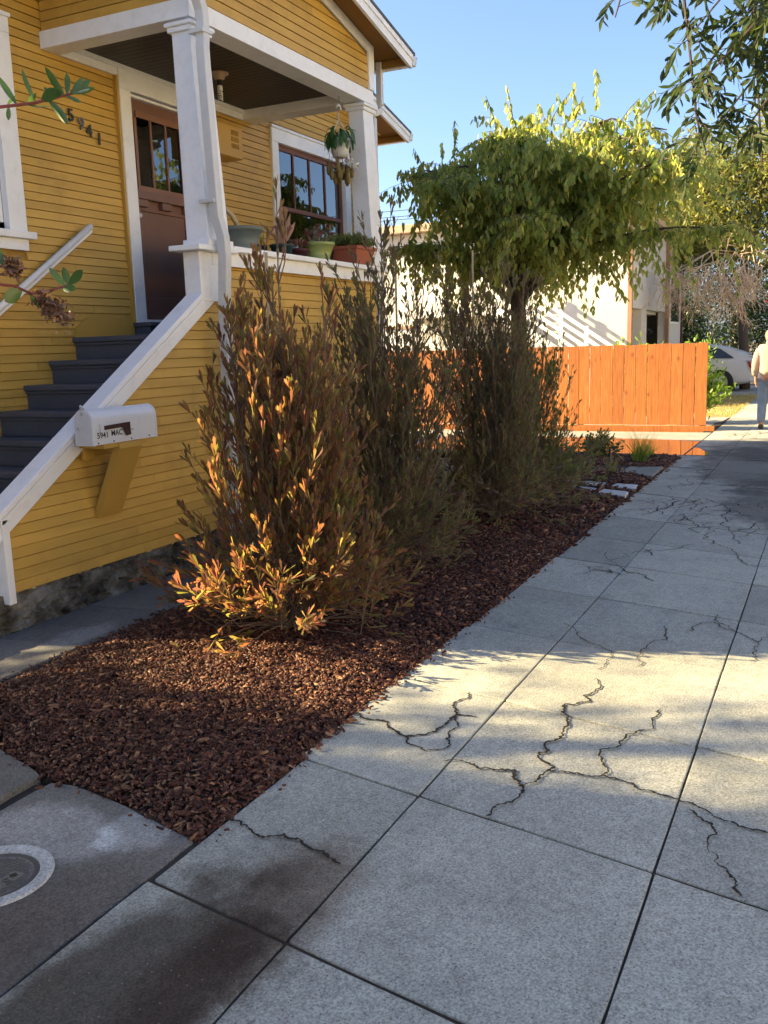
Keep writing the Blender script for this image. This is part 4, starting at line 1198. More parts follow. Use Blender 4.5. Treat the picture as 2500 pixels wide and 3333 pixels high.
for k in range(18):
    a = rng.uniform(0, 6.28); r = rng.uniform(.03, .15); z0 = rng.uniform(-.24, -.10)
    x_, y_ = r*math.cos(a)+.02, r*math.sin(a)
    MB().tube([(x_*.8, y_*.8, -.02), (x_, y_, z0), (x_, y_, z0-.02)], .0022, .003, 4).build('tendril', 'redstem', hp_)
    MB().lathe((x_, y_, z0-.125), [(.0001, 0), (.012, .006), (.021, .03), (.024, .055), (.019, .085), (.016, .11), (.020, .122), (.014, .12)], 10).build('pitcher', 'pitcher', hp_, None, True)
for k in range(3):
    x_ = (-.07, .03, .09)[k]
    leaf_obj('white_petals', T_SPOON, *rosette(14, .02, (x_, -.10, -.16-.03*(k % 2)), .0, .05, .028, .3, 2.4), 'potwhite', hp_)

# ------------------------------------------------------------------ hopbush shrubs in the mulch
def hopbush(name, c, H, R, n_lead, m, label, leafL=.060, dens=1.0, prof=None, seed=1):
    global rng
    keep = rng
    rng = np.random.default_rng(seed)
    prof = prof or [(0, .70), (.1, .92), (.25, 1.0), (.42, .86), (.6, .52), (.75, .28), (.9, .12), (1.0, .03)]
    pt, pr = zip(*prof)
    Rz = lambda z: R*np.interp(z/H, pt, pr)
    t = tag(empty(name, c), label, 'shrub')
    br = MB()
    Ps, Ds, Ls = [], [], []
    def leafs(p, d, k, sp_=.75):
        for q in range(k):
            s = rng.normal(size=3)
            s -= d*(s@d)
            s /= np.linalg.norm(s)+1e-9
            ang = rng.uniform(.10, sp_*.85)
            Ps.append(p); Ds.append(d*math.cos(ang)+s*math.sin(ang)*(1.5 if p[2] < .5 else 1)+np.array([0, 0, .28 if p[2] > .5 else -.05])); Ls.append(leafL*rng.uniform(.55, 1.3))
    def twig(p, d, L, r, lev, rise=.11, lf=.22):
        n = max(3, int(L/.055))
        pts = [p]
        for i in range(n):
            d = d+rng.normal(size=3)*.075+np.array([0, 0, rise])
            d = d/np.linalg.norm(d)
            p = p+d*L/n
            pts.append(p)
            f = (i+1)/n
            if lev > 0 and f > .15 and rng.random() < .85*dens:
                s = rng.normal(size=3); s -= d*(s@d); s /= np.linalg.norm(s)+1e-9
                ang = rng.uniform(.25, .60)
                twig(p, d*math.cos(ang)+s*math.sin(ang)+np.array([0, 0, .2]), max(.08, L*rng.uniform(.25, .5)*(1.1-f*.6)), r*.5, lev-1, rise)
            if f > lf:
                leafs(p, d, rng.integers(1, 3) if lev else rng.integers(1, 4))
        leafs(p, d, 4, .5)
        br.tube(pts, r, r*.45, 4, 0, False)
    for k in range(n_lead):
        a = k*2.399+rng.uniform(-.4, .4)
        Hk = H*(1.0 if k == 0 else rng.uniform(.55, .95))
        lean = 0.01 if k == 0 else rng.uniform(.04, .19)*R/.6
        Hk = Hk if k == 0 else Hk*(1.06-lean*1.1)
        d = np.array([math.cos(a)*lean, math.sin(a)*lean, 1.0])
        p = np.array([math.cos(a)*.05, math.sin(a)*.05, -.03])
        n = int(Hk/.06)
        pts = [p]
        for i in range(n):
            d = d+rng.normal(size=3)*(.012 if k == 0 else .03)
            d[2] = max(d[2], .5); d /= np.linalg.norm(d)
            p = p+d*Hk/n
            pts.append(p)
            z = p[2]
            nb = 1 if rng.random() < .6 else 2
            if z > H*.45: nb = 1 if rng.random() < .75 else 0
            if z > H*.72: nb = 1 if rng.random() < .5 else 0
            for q in range(nb):
                b_ = rng.uniform(0, 6.28)
                tilt = rng.uniform(.50, 1.05)*(1-.40*z/H)*(1.35 if z < .25 else 1)
                dd = np.array([math.cos(b_)*math.sin(tilt), math.sin(b_)*math.sin(tilt), math.cos(tilt)])
                L = min(.75, (Rz(z+.15)-math.hypot(p[0], p[1])*.7)/math.sin(tilt)*1.15)*rng.uniform(.5, 1.1)
                if L > .05:
                    twig(p, dd, L, .0045, 1)
            if i > n*.55: leafs(p, d, 2)
        leafs(p, d, 6, .4)
        br.tube(pts, .010, .003, 6, 0, False)
    for k in range(int(26*R/.6)):
        b_ = rng.uniform(0, 6.28)
        tilt = rng.uniform(.95, 1.5)
        dd = np.array([math.cos(b_)*math.sin(tilt), math.sin(b_)*math.sin(tilt), math.cos(tilt)])
        twig(np.array([math.cos(b_)*.05, math.sin(b_)*.05, rng.uniform(.03, .40)]), dd, R*rng.uniform(.40, .88), .0045, 1, rng.uniform(.03, .085), .1)
    for k in range(int(64*R/.6)):
        b_ = rng.uniform(0, 6.28); r_ = R*rng.uniform(.12, .72)
        o_ = np.array([math.cos(b_), math.sin(b_), 0])
        p_ = o_*r_+np.array([0, 0, rng.uniform(.04, .22)])
        br.tube([(0, 0, .02), tuple(o_*r_*.5+np.array([0, 0, p_[2]*.8])), tuple(p_)], .004, .003, 4, 0, False)
        tilt = rng.uniform(.5, 1.75)
        dd = o_*math.sin(tilt)+rng.normal(size=3)*.25+np.array([0, 0, math.cos(tilt)])
        twig(p_, dd/np.linalg.norm(dd), rng.uniform(.18, .42)*R/.6, .003, 1, rng.uniform(-.06, .06), .0)
    br.build('stem', 'stem', t)
    P = np.array(Ps); P[:, 2] = np.maximum(P[:, 2], .015)
    leaf_obj('foliage', T_SPOON, P, Ds, np.array(Ls), np.array(Ls)*.185, m, t, 'stuff', .15)
    print(label, len(Ps))
    rng = keep
    return t
s1 = hopbush('hopbush_shrub', (4.25, 2.68, 0), 2.42, .66, 7, 'hop1', 'tallest front shrub with red and orange leaves beside the mailbox wall', .074, .62, [(0, .9), (.1, 1.05), (.25, 1.0), (.40, .80), (.55, .58), (.7, .44), (.85, .30), (1.0, .10)], 11)
s2 = hopbush('hopbush_shrub', (5.80, 2.80, 0), 2.42, .62, 7, 'hop2', 'brownish narrow shrub right behind the red shrub, tied to a bamboo stake', .068, .58, [(0, .85), (.1, 1.0), (.3, 1.0), (.5, .85), (.65, .62), (.8, .40), (.92, .2), (1, .04)], 23)
s3 = hopbush('hopbush_shrub', (7.85, 2.75, 0), 2.30, .82, 8, 'hop2', 'dark brown shrub in front of the fence with a bamboo stake', .068, .52, [(0, .85), (.1, .95), (.3, 1.0), (.5, .95), (.65, .72), (.8, .40), (.92, .18), (1, .04)], 37)
s4 = hopbush('hopbush_shrub', (9.68, 2.98, 0), 1.62, .72, 8, 'hop3', 'rounded greener shrub beside the pale pavers, last of the row', .064, .62, [(0, .8), (.1, .95), (.35, 1.0), (.6, .85), (.8, .55), (.93, .25), (1, .05)], 51)
for o in (s1, s2, s3, s4): o['group'] = 'row of hopbush shrubs in the mulch'
for (x, y, h, lab) in ((4.34, 2.80, 2.08, 'bamboo stake standing in the red leaved front shrub'), (6.12, 2.86, 2.16, 'bamboo stake in the second shrub near the porch end'), (7.80, 2.90, 2.36, 'bamboo stake in the dark shrub before the fence')):
    o = MB().tube([(x, y, -.02), (x+.005, y, h*.5), (x+.02, y, h)], .0095, .0085, 8).build('bamboo_stake', 'stake', None, None, True)
    tag(o, lab, 'stake', 'bamboo stakes tied to the shrubs')

def small_bush(name, c, r, h, n, m, label, L=.05, W=.03, cat='plant'):
    t = tag(empty(name, c), label, cat)
    st_ = MB()
    Ps, Ds = [], []
    for k in range(14):
        a = k*2.4; tl = rng.uniform(.2, 1.1)
        e = np.array([math.cos(a)*r*math.sin(tl)*1.1, math.sin(a)*r*math.sin(tl)*1.1, h*math.cos(tl)*rng.uniform(.7, 1.1)])
        st_.tube([(0, 0, -.02), e*.5+np.array([0, 0, h*.12]), e], .005, .003, 4)
        for j in range(n//14):
            f = rng.uniform(.3, 1.05)
            Ps.append(e*f+np.array([0, 0, h*.12*(1-f)])+rng.normal(size=3)*r*.13)
            Ds.append(e/np.linalg.norm(e)+rng.normal(size=3)*.7)
    st_.build('stem', 'stem', t)
    Ps = np.array(Ps); Ps[:, 2] = np.maximum(Ps[:, 2], .02)
    leaf_obj('foliage', T_LEAF, Ps, Ds, rng.uniform(.7, 1.2, len(Ps))*L, W, m, t)
    return t
small_bush('low_shrub', (12.45, 2.84, .0), .30, .30, 700, 'rose', 'small bushy green shrub at the driveway edge of the mulch', .055, .032)
def tuft(name, c, n, h, sp, m, label, W=.007):
    t = tag(empty(name, c), label, 'ornamental grass')
    V, F = [], []
    for k in range(n):
        a = rng.uniform(0, 6.28); tl = abs(rng.normal())*sp
        d = np.array([math.cos(a)*math.sin(tl), math.sin(a)*math.sin(tl), math.cos(tl)])
        p = np.array([rng.normal()*.03, rng.normal()*.03, 0]); L = h*rng.uniform(.6, 1.15)
        side = np.cross(d, rng.normal(size=3)); side /= np.linalg.norm(side)
        b0 = len(V)
        for i in range(5):
            w = W*(1-i/4.2)
            V += [p-side*w/2, p+side*w/2]
            p = p+d*L/4; d = d+np.array([math.cos(a)*.12, math.sin(a)*.12, -.10]); d /= np.linalg.norm(d)
        F += [(b0+2*i, b0+2*i+1, b0+2*i+3, b0+2*i+2) for i in range(4)]
    o = link('blades', np_mesh('blades', np.array(V), [np.array(F)]), m, t, 'stuff')
    return t
tuft('grass_tuft', (11.83, 2.17, .0), 170, .46, .36, 'blade', 'bright green ornamental grass clump, the larger of two, near the driveway', .009)
tuft('grass_tuft', (12.45, 2.16, .0), 80, .28, .45, 'blade', 'smaller grey green grass clump behind the bright one, by the orange reflection')
tuft('grass_tuft', (10.75, 2.30, .01), 60, .28, .30, 'wisp', 'thin pale dry grass wisp beside the flagstone strip', .006)
tuft('grass_tuft', (11.05, 2.85, .02), 40, .14, .8, 'wisp', 'low flat weed on the flagstone strip', .008)
o = MB().tube([(11.75, 2.30, .0), (11.74, 2.52, .20)], .004, .003, 5).tube([(11.74, 2.52, .20), (11.70, 2.515, -.01)], .004, .003, 5).build('broken_stake', 'stake')
tag(o, 'thin bent bamboo stick in the mulch beside the green grass', 'stake')

# ------------------------------------------------------------------ weeping tree behind the shrubs
def weeping_tree():
    t = tag(empty('weeping_tree', (11.35, 3.62, 0)), 'broad weeping tree with hanging green and yellow leaves by the driveway', 'tree')
    T0 = np.array([0, 0, 0.])
    MB().tube([(0, .06, -.1), (.0, .03, .6), (.01, -.01, 1.2), (.0, -.02, 1.7), (.0, .0, 2.15), (0, .03, 2.4)], .125, .085, 12).build('trunk', 'bark', t, None, True)
    limb = MB()
    Ps, Ds = [], []
    def top(dx, dy):        # height of the umbrella over offset from the trunk
        r = math.hypot(dx/1.9, (dy+.48)/2.4)
        return 4.10-1.0*r**2.7+.22*math.exp(-((dy+.95)**2+(dx)**2)/.25)+.16*math.exp(-((dy-.12)**2+dx**2)/.2)
    def bez(a, b, c, d, n):
        return [a*(1-u)**3+3*b*u*(1-u)**2+3*c*u*u*(1-u)+d*u**3 for u in np.linspace(0, 1, n)]
    for k in range(44):
        a = k*2.399
        f = math.sqrt((k+.6)/44)
        ex, ey = math.cos(a)*1.65*f, math.sin(a)*2.22*f-.48
        e = np.array([ex, ey, top(ex, ey)-(rng.uniform(.0, .2) if k % 2 else rng.uniform(.2, .95))])
        s = np.array([0, 0, rng.uniform(1.9, 2.35)])
        mid = np.array([ex*.35, ey*.35, s[2]+(e[2]-s[2])*.55+.25]); m2 = np.array([ex*.75, ey*.75, e[2]+.22])
        c = bez(s, mid, m2, e, 12)
        limb.tube(c, .030*(1.15-.4*f), .008, 6, 0, False)
        ns = int(25+23*f)
        for j in range(ns):
            u = rng.uniform(.30, 1.0)
            p = c[min(11, int(u*11))].copy()
            ph = rng.uniform(0, 6.28)
            d = np.array([math.cos(ph), math.sin(ph), rng.uniform(-.35, .45)])
            L = rng.uniform(.20, .70)*(1.0 if rng.random() < .7 else 1.6)
            nn = int(L/.042)
            pts = [p]
            for i in range(nn):
                d = d+np.array([0, 0, -.085])+rng.normal(size=3)*.08
                d /= np.linalg.norm(d)
                p = p+d*.042
                if math.hypot(p[0]/2.1, (p[1]+.48)/2.42) > 1.0: d[0] *= .3; d[1] *= .3
                pts.append(p)
                for q in range(2 if rng.random() < .5 else 1):
                    Ps.append(p+rng.normal(size=3)*.02); Ds.append(np.array([rng.normal()*.38, rng.normal()*.38, -1.0]))
            limb.tube(pts[::3]+[pts[-1]], .0035, .002, 3, 0, False)
    for k in range(30):       # upright sprigs over the top
        ex, ey = rng.normal()*.8, rng.normal()*.85-.25
        p = np.array([ex, ey, top(ex, ey)-.10]); d = np.array([rng.normal()*.5, rng.normal()*.6, .8])
        pts = [p]
        for i in range(int(rng.uniform(5, 13))):
            d = d/np.linalg.norm(d)+np.array([0, 0, -.07])
            p = p+d*.045; pts.append(p)
            Ps.append(p); Ds.append(np.array([rng.normal()*.3, rng.normal()*.3, -1.0]))
            if rng.random() < .6: Ps.append(p); Ds.append(np.array([rng.normal()*.4, rng.normal()*.4, -1.0]))
        limb.tube(pts, .005, .0025, 4, 0, False)
    limb.build('limbs', 'bark', t)
    print('tree leaves', len(Ps))
    n = len(Ps)
    leaf_obj('crown', T_LEAF, Ps, Ds, rng.uniform(.070, .112, n), rng.uniform(.034, .052, n), 'cherry', t, 'stuff', .18)
weeping_tree()

# ------------------------------------------------------------------ orange board fence across the drive
fence = tag(empty('fence', (16.25, 1.915, 0)), 'orange stained board fence with a low kickboard along the driveway', 'fence')
y = 0.0
k = 0
while y < 6.3:
    w = rng.uniform(.186, .204)
    tpz = 1.46+rng.normal()*.004
    MB().box(-.0+rng.uniform(-.004, .004), .02, y+.003, y+w-rng.uniform(.001, .006), .095, tpz).build('fence_board', 'fence', fence, None, False, .003)
    y += w; k += 1
box('fence_rail', 'fence', (.023, .065, 0, 6.3, .30, .39), fence)
box('fence_rail', 'fence', (.023, .065, 0, 6.3, 1.15, 1.24), fence)
for yy in (.02, 2.1, 4.2, 6.2):
    box('fence_post', 'fence', (.067, .157, yy, yy+.09, -.1, 1.40), fence)
box('kickboard', 'fence', (-.045, -.007, -.14, 6.3, -.03, .088), fence, .004)
o = MB()
for yy in (.55, 1.45, 2.3, 3.1):
    for q in range(26):
        yq, xq, r = yy+rng.normal()*.06, -.025+rng.normal()*.008, rng.uniform(.006, .014)
        o.box(xq-r, xq+r, yq-r*1.8, yq+r*1.8, .088, .088+r)
o.build('sawdust', 'stake', fence, 'stuff')

# ------------------------------------------------------------------ white building behind the fence
wb = tag(empty('stucco_building', (22, 4.39, 0)), 'white stucco apartment building with an outside stair behind the fence', 'building')
box('wall', 'stucco', (0, .2, 0, 9.5, -.1, 4.32), wb)
box('wall', 'stucco', (5.25, 8.1, 0, .2, -.1, 4.32), wb)
box('upper_bay', 'stucco_grey', (.21, 5.2, .0, .25, 2.28, 4.32), wb)
box('recess_wall', 'stucco_grey', (.21, 5.2, 1.1, 1.2, -.1, 2.28), wb)
box('recess_ceiling', 'stucco_grey', (.21, 5.2, .25, 1.1, 2.20, 2.279), wb)
box('recess_pier', 'stucco', (1.9, 2.6, .03, .25, -.1, 2.2795), wb)
box('wall', 'stucco', (.2, 8.1, 9.3, 9.5, -.1, 4.32), wb)
box('wall', 'stucco', (7.95, 8.1, .2, 9.3, -.1, 4.32), wb)
box('roof', 'fascia', (-.35, 8.4, -.30, 9.8, 4.33, 4.52), wb)
box('downpipe', 'brownpole', (-.03, .10, -.10, -.01, -.1, 4.3), wb)
box('downpipe', 'brownpole', (5.2, 5.33, -.10, -.01, -.1, 4.3), wb)
w = box('window', 'rail', (5.95, 7.55, -.03, .02, 1.95, 3.3), wb)
box('pane', 'carglass', (6.02, 6.70, -.045, -.031, 2.02, 3.23), w)
box('pane', 'carglass', (6.78, 7.48, -.045, -.031, 2.02, 3.23), w)
MB().tube([(3.1, .3, 1.75), (3.3, .1, 1.78), (3.3, .05, 1.70)], .05, .07, 8).build('wall_lamp', 'blackish', wb)
box('red_trim', 'darkred', (8.11, 8.25, -.05, .1, -.1, 4.3), wb)
d = box('side_door', 'rail', (-.03, .0, 5.45, 6.3, -.1, 1.98), wb)
box('door_head', 'brownpole', (-.06, .0, 5.40, 6.35, 1.99, 2.06), wb)
# outside stair and railing
sx = -.66
RS2 = .674
def zs(yv): return 2.62-RS2*(6.33-4.39-yv)
YT = 3.05
for j in range(10):
    yv = -.2+j*.325
    box('stair_step', 'stucco_grey', (sx+.05, -.005, yv, yv+.35, zs(yv)-1.0, zs(yv)-.95), wb)
MB().prism_x([(-.3, zs(-.3)-1.2), (YT, zs(YT)-1.2), (YT, zs(YT)-.86), (-.3, zs(-.3)-.86)], sx+.002, sx+.05).build('stringer', 'rail', wb)
box('landing', 'stucco_grey', (sx, -.005, YT+.002, YT+2.3, zs(YT)-1.15, zs(YT)-.95), wb)
for dz in (0, -.20, -.40, -.60):
    th = .095
    MB().prism_x([(-.25, zs(-.25)+dz-th), (YT, zs(YT)+dz-th), (YT, zs(YT)+dz), (-.25, zs(-.25)+dz)], sx, sx+.04).build('stair_rail', 'rail', wb)
    box('landing_rail', 'rail', (sx, sx+.04, YT+.002, YT+2.3, zs(YT)+dz-th, zs(YT)+dz), wb)
for yv in (-.2, .80, 1.40, 2.3, 3.0, 4.2, 5.3):
    zz = zs(min(yv, YT))
    box('rail_post', 'rail', (sx+.041, sx+.11, yv-.045, yv+.045, max(-.1, zz-1.2), zz+.03), wb)

# grey roofed house far behind
fh = tag(empty('far_house', (38, 8.6, 0)), 'pale house with a grey gable roof, glimpsed above the weeping tree', 'building')
box('wall', 'stucco_grey', (0, 7, -2.4, 3.5, -.1, 5.9), fh)
MB().prism_x([(-2.9, 5.9), (4.0, 5.9), (.5, 7.6)], -.4, 7.4).build('roof', 'roof', fh)

# power wires between the house and the tree
for (z_, yy, lab) in ((6.22, 17, 'highest of the three power wires beside the porch'), (6.02, 17, 'middle of the three power wires beside the porch'), (5.92, 17.5, 'lowest of the three power wires beside the porch')):
    o = MB().tube([(30, -3, z_-.15), (30.2, 6, z_-.12), (30.5, yy+8, z_+.1), (31, 40, z_+.8)], .012, .012, 5).build('power_wire', 'wire')
    tag(o, lab, 'wire', 'power wires crossing the sky')

# ------------------------------------------------------------------ trees and bushes of the background
def cloud(n, centers, radii, hole=.35, sc=1.6):
    C = np.array(centers, float); Rr = np.array(radii, float)
    vol = (Rr[:, 0]*Rr[:, 1]*Rr[:, 2]); p = vol/vol.sum()
    ix = rng.choice(len(C), n, p=p)
    d = rng.normal(size=(n, 3)); d /= np.linalg.norm(d, axis=1)[:, None]
    r = rng.random(n)**.42
    P = C[ix]+d*r[:, None]*Rr[ix]
    f = sum(np.sin(P[:, 0]*sc*a+b)*np.sin(P[:, 1]*sc*c+a)*np.sin(P[:, 2]*sc*1.3*b+c) for a, b, c in ((1, .9, 1.2), (1.9, 1.3, 1.7), (.7, 2.1, 1.1)))
    return P[f > -hole]
def leaf_tree(name, base, trunk, limbs, centers, radii, nclump, per, L, W, m, label, droop=0., spread=.22, hole=.5, T=T_DIA, tr=.16, keep=None, cat='tree', crown='crown'):
    t = tag(empty(name, base), label, cat)
    MB().tube(trunk, tr, tr*.6, 10).build('trunk', 'bark', t, None, True)
    if limbs:
        lb = MB()
        for l in limbs: lb.tube(l, tr*.4, tr*.10, 6)
        lb.build('limbs', 'bark', t)
    C = cloud(nclump, centers, radii, hole)
    if keep is not None:
        C = C[keep(C+np.array(base))]
    P = np.repeat(C, per, 0)+rng.normal(size=(len(C)*per, 3))*spread
    D = rng.normal(size=P.shape); D[:, 2] -= droop
    if keep is not None:
        ok = keep(P+np.array(base)); P, D = P[ok], D[ok]
    leaf_obj(crown, T, P, D, rng.uniform(.7, 1.25, len(P))*L, W, m, t)
    return t
ft = leaf_tree('feathery_tree', (29.5, 2.4, 0), [(0, 0, -.2), (.1, .1, 1.4), (.0, .2, 2.8), (.1, .1, 4.4)],
    [[(0, .1, 2.6), (.2, 1.0, 3.8), (.3, 2.0, 4.8)], [(0, .1, 2.8), (-.2, -1.0, 4.2), (-.4, -2.2, 5.2)], [(0, .1, 3.2), (.0, .3, 5.2), (.2, .2, 6.6)], [(0, .1, 2.7), (-1.2, .5, 3.8), (-2.0, .8, 4.6)]],
    [(0, .9, 5.3), (.2, -1.2, 6.3), (0, 2.0, 4.3), (-.5, -2.4, 4.6), (-.6, .4, 4.0), (.4, -3.4, 6.4), (0, 1.5, 6.4)], [(1.8, 1.5, 1.6), (1.9, 1.8, 1.7), (1.4, 1.1, 1.2), (1.6, 1.6, 1.4), (1.2, 1.6, .9), (1.6, 1.6, 1.7), (1.3, 1.1, 1.1)],
    3600, 18, .17, .05, 'olive', 'tall feathery olive green tree at the right, beyond the fence', .4, .20, .75)
# dry twigs hanging from the feathery tree
dt = MB()
for k in range(190):
    p = np.array([-4.8+rng.normal()*.35, rng.uniform(-.7, 1.75), 3.05+rng.normal()*.25])
    d = np.array([rng.normal()*.25, rng.uniform(-.6, .6), -rng.uniform(.2, .8)])
    pts = [p]
    L = rng.uniform(.35, 1.05)*(1.35 if -.2 < p[1] < .7 else .7)
    for i in range(9):
        d = d+rng.normal(size=3)*.28+np.array([0, -.03, -.10]); d /= np.linalg.norm(d)
        p = p+d*L/8; pts.append(p)
        if i in (3, 5, 6, 7):
            q = p.copy(); e = d+rng.normal(size=3)*.6; ps = [q]
            for j in range(4):
                e = e+rng.normal(size=3)*.3+np.array([0, 0, -.12]); e /= np.linalg.norm(e); q = q+e*.07; ps.append(q)
            dt.tube(ps, .0065, .004, 3, 0, False)
    dt.tube(pts, .011, .006, 4, 0, False)
for k in range(6):
    p0 = np.array([-.3, .1, 3.6+k*.1]); p1 = np.array([-4.8, rng.uniform(-.6, 1.6), 3.1])
    dt.tube([p0, (p0+p1)/2+np.array([0, 0, .35]), p1], .014, .010, 5, 0, False)
dt.build('dead_branch', 'dead', ft)['label'] = 'bare dry tan branch hanging below the crown'
def dark_tree(loc, c, r, n, lab):
    leaf_tree('dark_tree', loc, [(0, 0, -.2), (.05, .05, 1.2), (0, .1, 2.4)], [], c, r, n, 14, .12, .06, 'hedge', lab, 0, .22, .9)
dark_tree((37, 3.4, 0), [(0, 0, 1.5), (.3, 1.4, 1.3), (.5, -1.2, 2.2), (0, .5, 3.0)], [(1.2, 1.4, 1.6), (1, 1.2, 1.4), (1.2, 1.2, 1.5), (1.2, 1.8, 1.2)], 1100, 'dense dark bush beyond the white car')
dark_tree((32.8, 4.9, 0), [(0, 0, 1.4), (.2, .3, 2.4), (.3, 1.0, 1.6)], [(1.0, 1.0, 1.5), (.9, .8, 1.0), (.8, .7, 1.3)], 700, 'dark bush between the white building and the car')
dark_tree((40, .6, 0), [(0, 0, 2.4), (0, -1.4, 3.0), (0, 1.3, 3.6)], [(1.2, 1.5, 1.7), (1.4, 1.4, 2.0), (1.3, 1.6, 1.4)], 900, 'dark leafy tree over the far sidewalk behind the person')
bb = tag(empty('red_flowers', (36.0, 2.2, 0)), 'red blossoms dotted over the dark bush behind the car', 'flowers')
Pf = np.stack([rng.normal(size=7)*.3-.4, rng.uniform(-1.6, .4, 7), rng.uniform(1.9, 3.0, 7)], 1)
leaf_obj('blossom', T_SPOON, np.repeat(Pf, 4, 0), rng.normal(size=(28, 3)), .07, .06, leafmat('red_blossom', [(.45, .02, .03), (.55, .04, .05)], .3), bb)
small = small_bush('bright_bush', (17.6, 2.25, .0), .62, 1.28, 1900, 'brightbush', 'bright yellow green bush at the fence end in front of the car', .11, .045, 'bush')
small_bush('bright_bush', (17.4, 3.05, .0), .48, 1.60, 900, 'brightbush', 'yellow green shoots showing just above the fence top, right part', .11, .045, 'bush')
small_bush('bright_bush', (17.5, 3.75, .0), .35, 1.60, 600, 'brightbush', 'yellow green shoots above the fence top, below the recess of the white building', .11, .045, 'bush')
for o in bpy.data.objects:
    if o.name.startswith('bright_bush'): o['group'] = 'bright bushes behind the fence'
# tree leaning in from the street side, its leafy twigs at the top right
outside = lambda P: ~in_frame(P, .05)
ash = leaf_tree('ash_tree', (5.6, -2.3, 0), [(0, 0, -.1), (.0, .05, 1.5), (-.1, .3, 2.8), (-.2, .6, 4.0)], [[(-.1, .3, 2.9), (-.4, 1.3, 3.7), (-.6, 2.4, 3.9), (-.6, 3.0, 3.6)], [(-.15, .4, 3.2), (.6, 1.2, 4.4), (1.2, 2.0, 5.0)], [(-.1, .4, 3.2), (-1.2, .2, 4.4), (-2.0, .3, 5.2)]],
    [(0, .6, 5.0), (1.0, .2, 4.5), (-1.4, .0, 5.0), (.6, 2.2, 5.4)], [(1.6, 1.5, 1.1), (1.3, 1.3, 1.0), (1.3, 1.3, 1.0), (1.3, 1.0, .8)], 420, 14, .085, .024, 'ash', 'street tree whose long pointed leaves hang in at the top right corner', .6, .25, .8, T_LEAF, .14, outside)
tw = MB()
Ps, Ds = [], []
def pinnate(p, d, n=9, L=.24):
    d = np.array(d, float); d /= np.linalg.norm(d)
    s = np.cross(d, (rng.normal(), rng.normal(), rng.normal())); s /= np.linalg.norm(s)
    pts = [np.array(p, float)]
    q = pts[0]
    for i in range(n):
        d = d+np.array([0, 0, -.12]); d /= np.linalg.norm(d)
        q = q+d*L/n; pts.append(q)
        if i > 0:
            sg = 1 if i % 2 else -1
            Ps.append(q); Ds.append(d*.75+s*sg*.75+np.array([0, 0, -.35])+rng.normal(size=3)*.15)
    Ps.append(q); Ds.append(d+rng.normal(size=3)*.1)
    tw.tube(pts[::3], .0022, .0014, 3, 0, False)
# twig paths relative to the tree base, then leaves along them
TW = [[(-.6, 3.0, 3.6), (-.62, 3.06, 3.25), (-.6, 3.02, 2.95), (-.58, 2.98, 2.62), (-.55, 2.93, 2.45)],
      [(-.6, 2.7, 3.8), (-.5, 2.75, 3.35), (-.35, 2.74, 3.0), (-.2, 2.72, 2.66), (-.1, 2.70, 2.42)],
      [(-.55, 2.5, 3.8), (-.1, 2.6, 3.3), (.2, 2.58, 2.95), (.45, 2.55, 2.6)],
      [(-.6, 2.9, 3.85), (-.5, 3.22, 3.62), (-.45, 3.36, 3.36), (-.42, 3.42, 3.2)],
      [(-.5, 2.4, 3.8), (.0, 2.42, 3.2), (.3, 2.40, 2.75)]]
for (y0, z0, y1, z1, dx) in ((2.45, 3.35, 3.00, 3.02, 0), (2.45, 3.2, 3.02, 2.80, .1), (2.4, 3.05, 2.98, 2.72, -.1), (2.4, 2.95, 2.90, 2.60, .15), (2.4, 3.4, 3.05, 3.16, -.15), (2.35, 2.85, 2.75, 2.55, .05), (2.4, 3.1, 2.85, 2.9, .3), (2.4, 3.3, 2.8, 3.1, .35), (2.5, 3.45, 3.2, 3.24, .1)):
    TW.append([(-.6+dx, y0, z0+.12), (-.6+dx, (y0+y1)/2, (z0+z1)/2+.12), (-.6+dx, y1, z1)])
nlf = [14, 18, 18, 8, 16]+[15]*9
for pth, nl in zip(TW, nlf):
    pv = [Vector(q) for q in pth]
    tw.tube(pv, .010, .004, 5, 0, False)
    for k in range(nl):
        u = rng.uniform(.30, 1.0)*(len(pv)-1)
        i = min(len(pv)-2, int(u))
        p = pv[i].lerp(pv[i+1], u-i)
        a = rng.uniform(0, 6.28)
        pinnate(p, (math.cos(a), math.sin(a), rng.uniform(-.7, .5)), 9, rng.uniform(.14, .22))
tw.build('twigs', 'bark', ash)
leaf_obj('hanging_leaves', T_LEAF, Ps, Ds, rng.uniform(.060, .090, len(Ps)), rng.uniform(.017, .025, len(Ps)), 'ash', ash, 'stuff', .1)

# photinia at the left edge: two sprays reach into view
ph_t = leaf_tree('photinia', (.55, 2.95, 0), [(0, 0, -.1), (.03, -.05, .8), (.1, -.15, 1.5), (.15, -.2, 2.1)], [[(.08, -.1, 1.2), (.35, -.6, 1.5), (.7, -1.05, 1.72)], [(.12, -.15, 1.7), (.4, -.7, 1.95), (.78, -1.28, 2.05)]],
    [(0, 0, 2.1), (-.5, .1, 2.4), (.2, .3, 2.9), (-.3, -.5, 1.8), (.3, .6, 1.7)], [(.9, .8, .8), (.8, .8, .8), (.8, .8, .7), (.7, .6, .6), (.7, .6, .8)], 950, 12, .085, .035, 'photinia', 'photinia shrub whose leafy and withered sprays reach in at the left edge', .0, .16, .7, T_LEAF, .05, outside, 'shrub')
b = Vector((.55, 2.95, 0))
def wpt(x, y, z): return Vector((x, y, z))-b
up = [wpt(1.33, 1.68, 2.05), wpt(1.45, 1.65, 2.075), wpt(1.53, 1.632, 2.088), wpt(1.58, 1.585, 2.100), wpt(1.612, 1.548, 2.113), wpt(1.632, 1.525, 2.122)]
MB().tube(up, .0045, .0025, 6).build('spray_stem', 'redstem', ph_t)
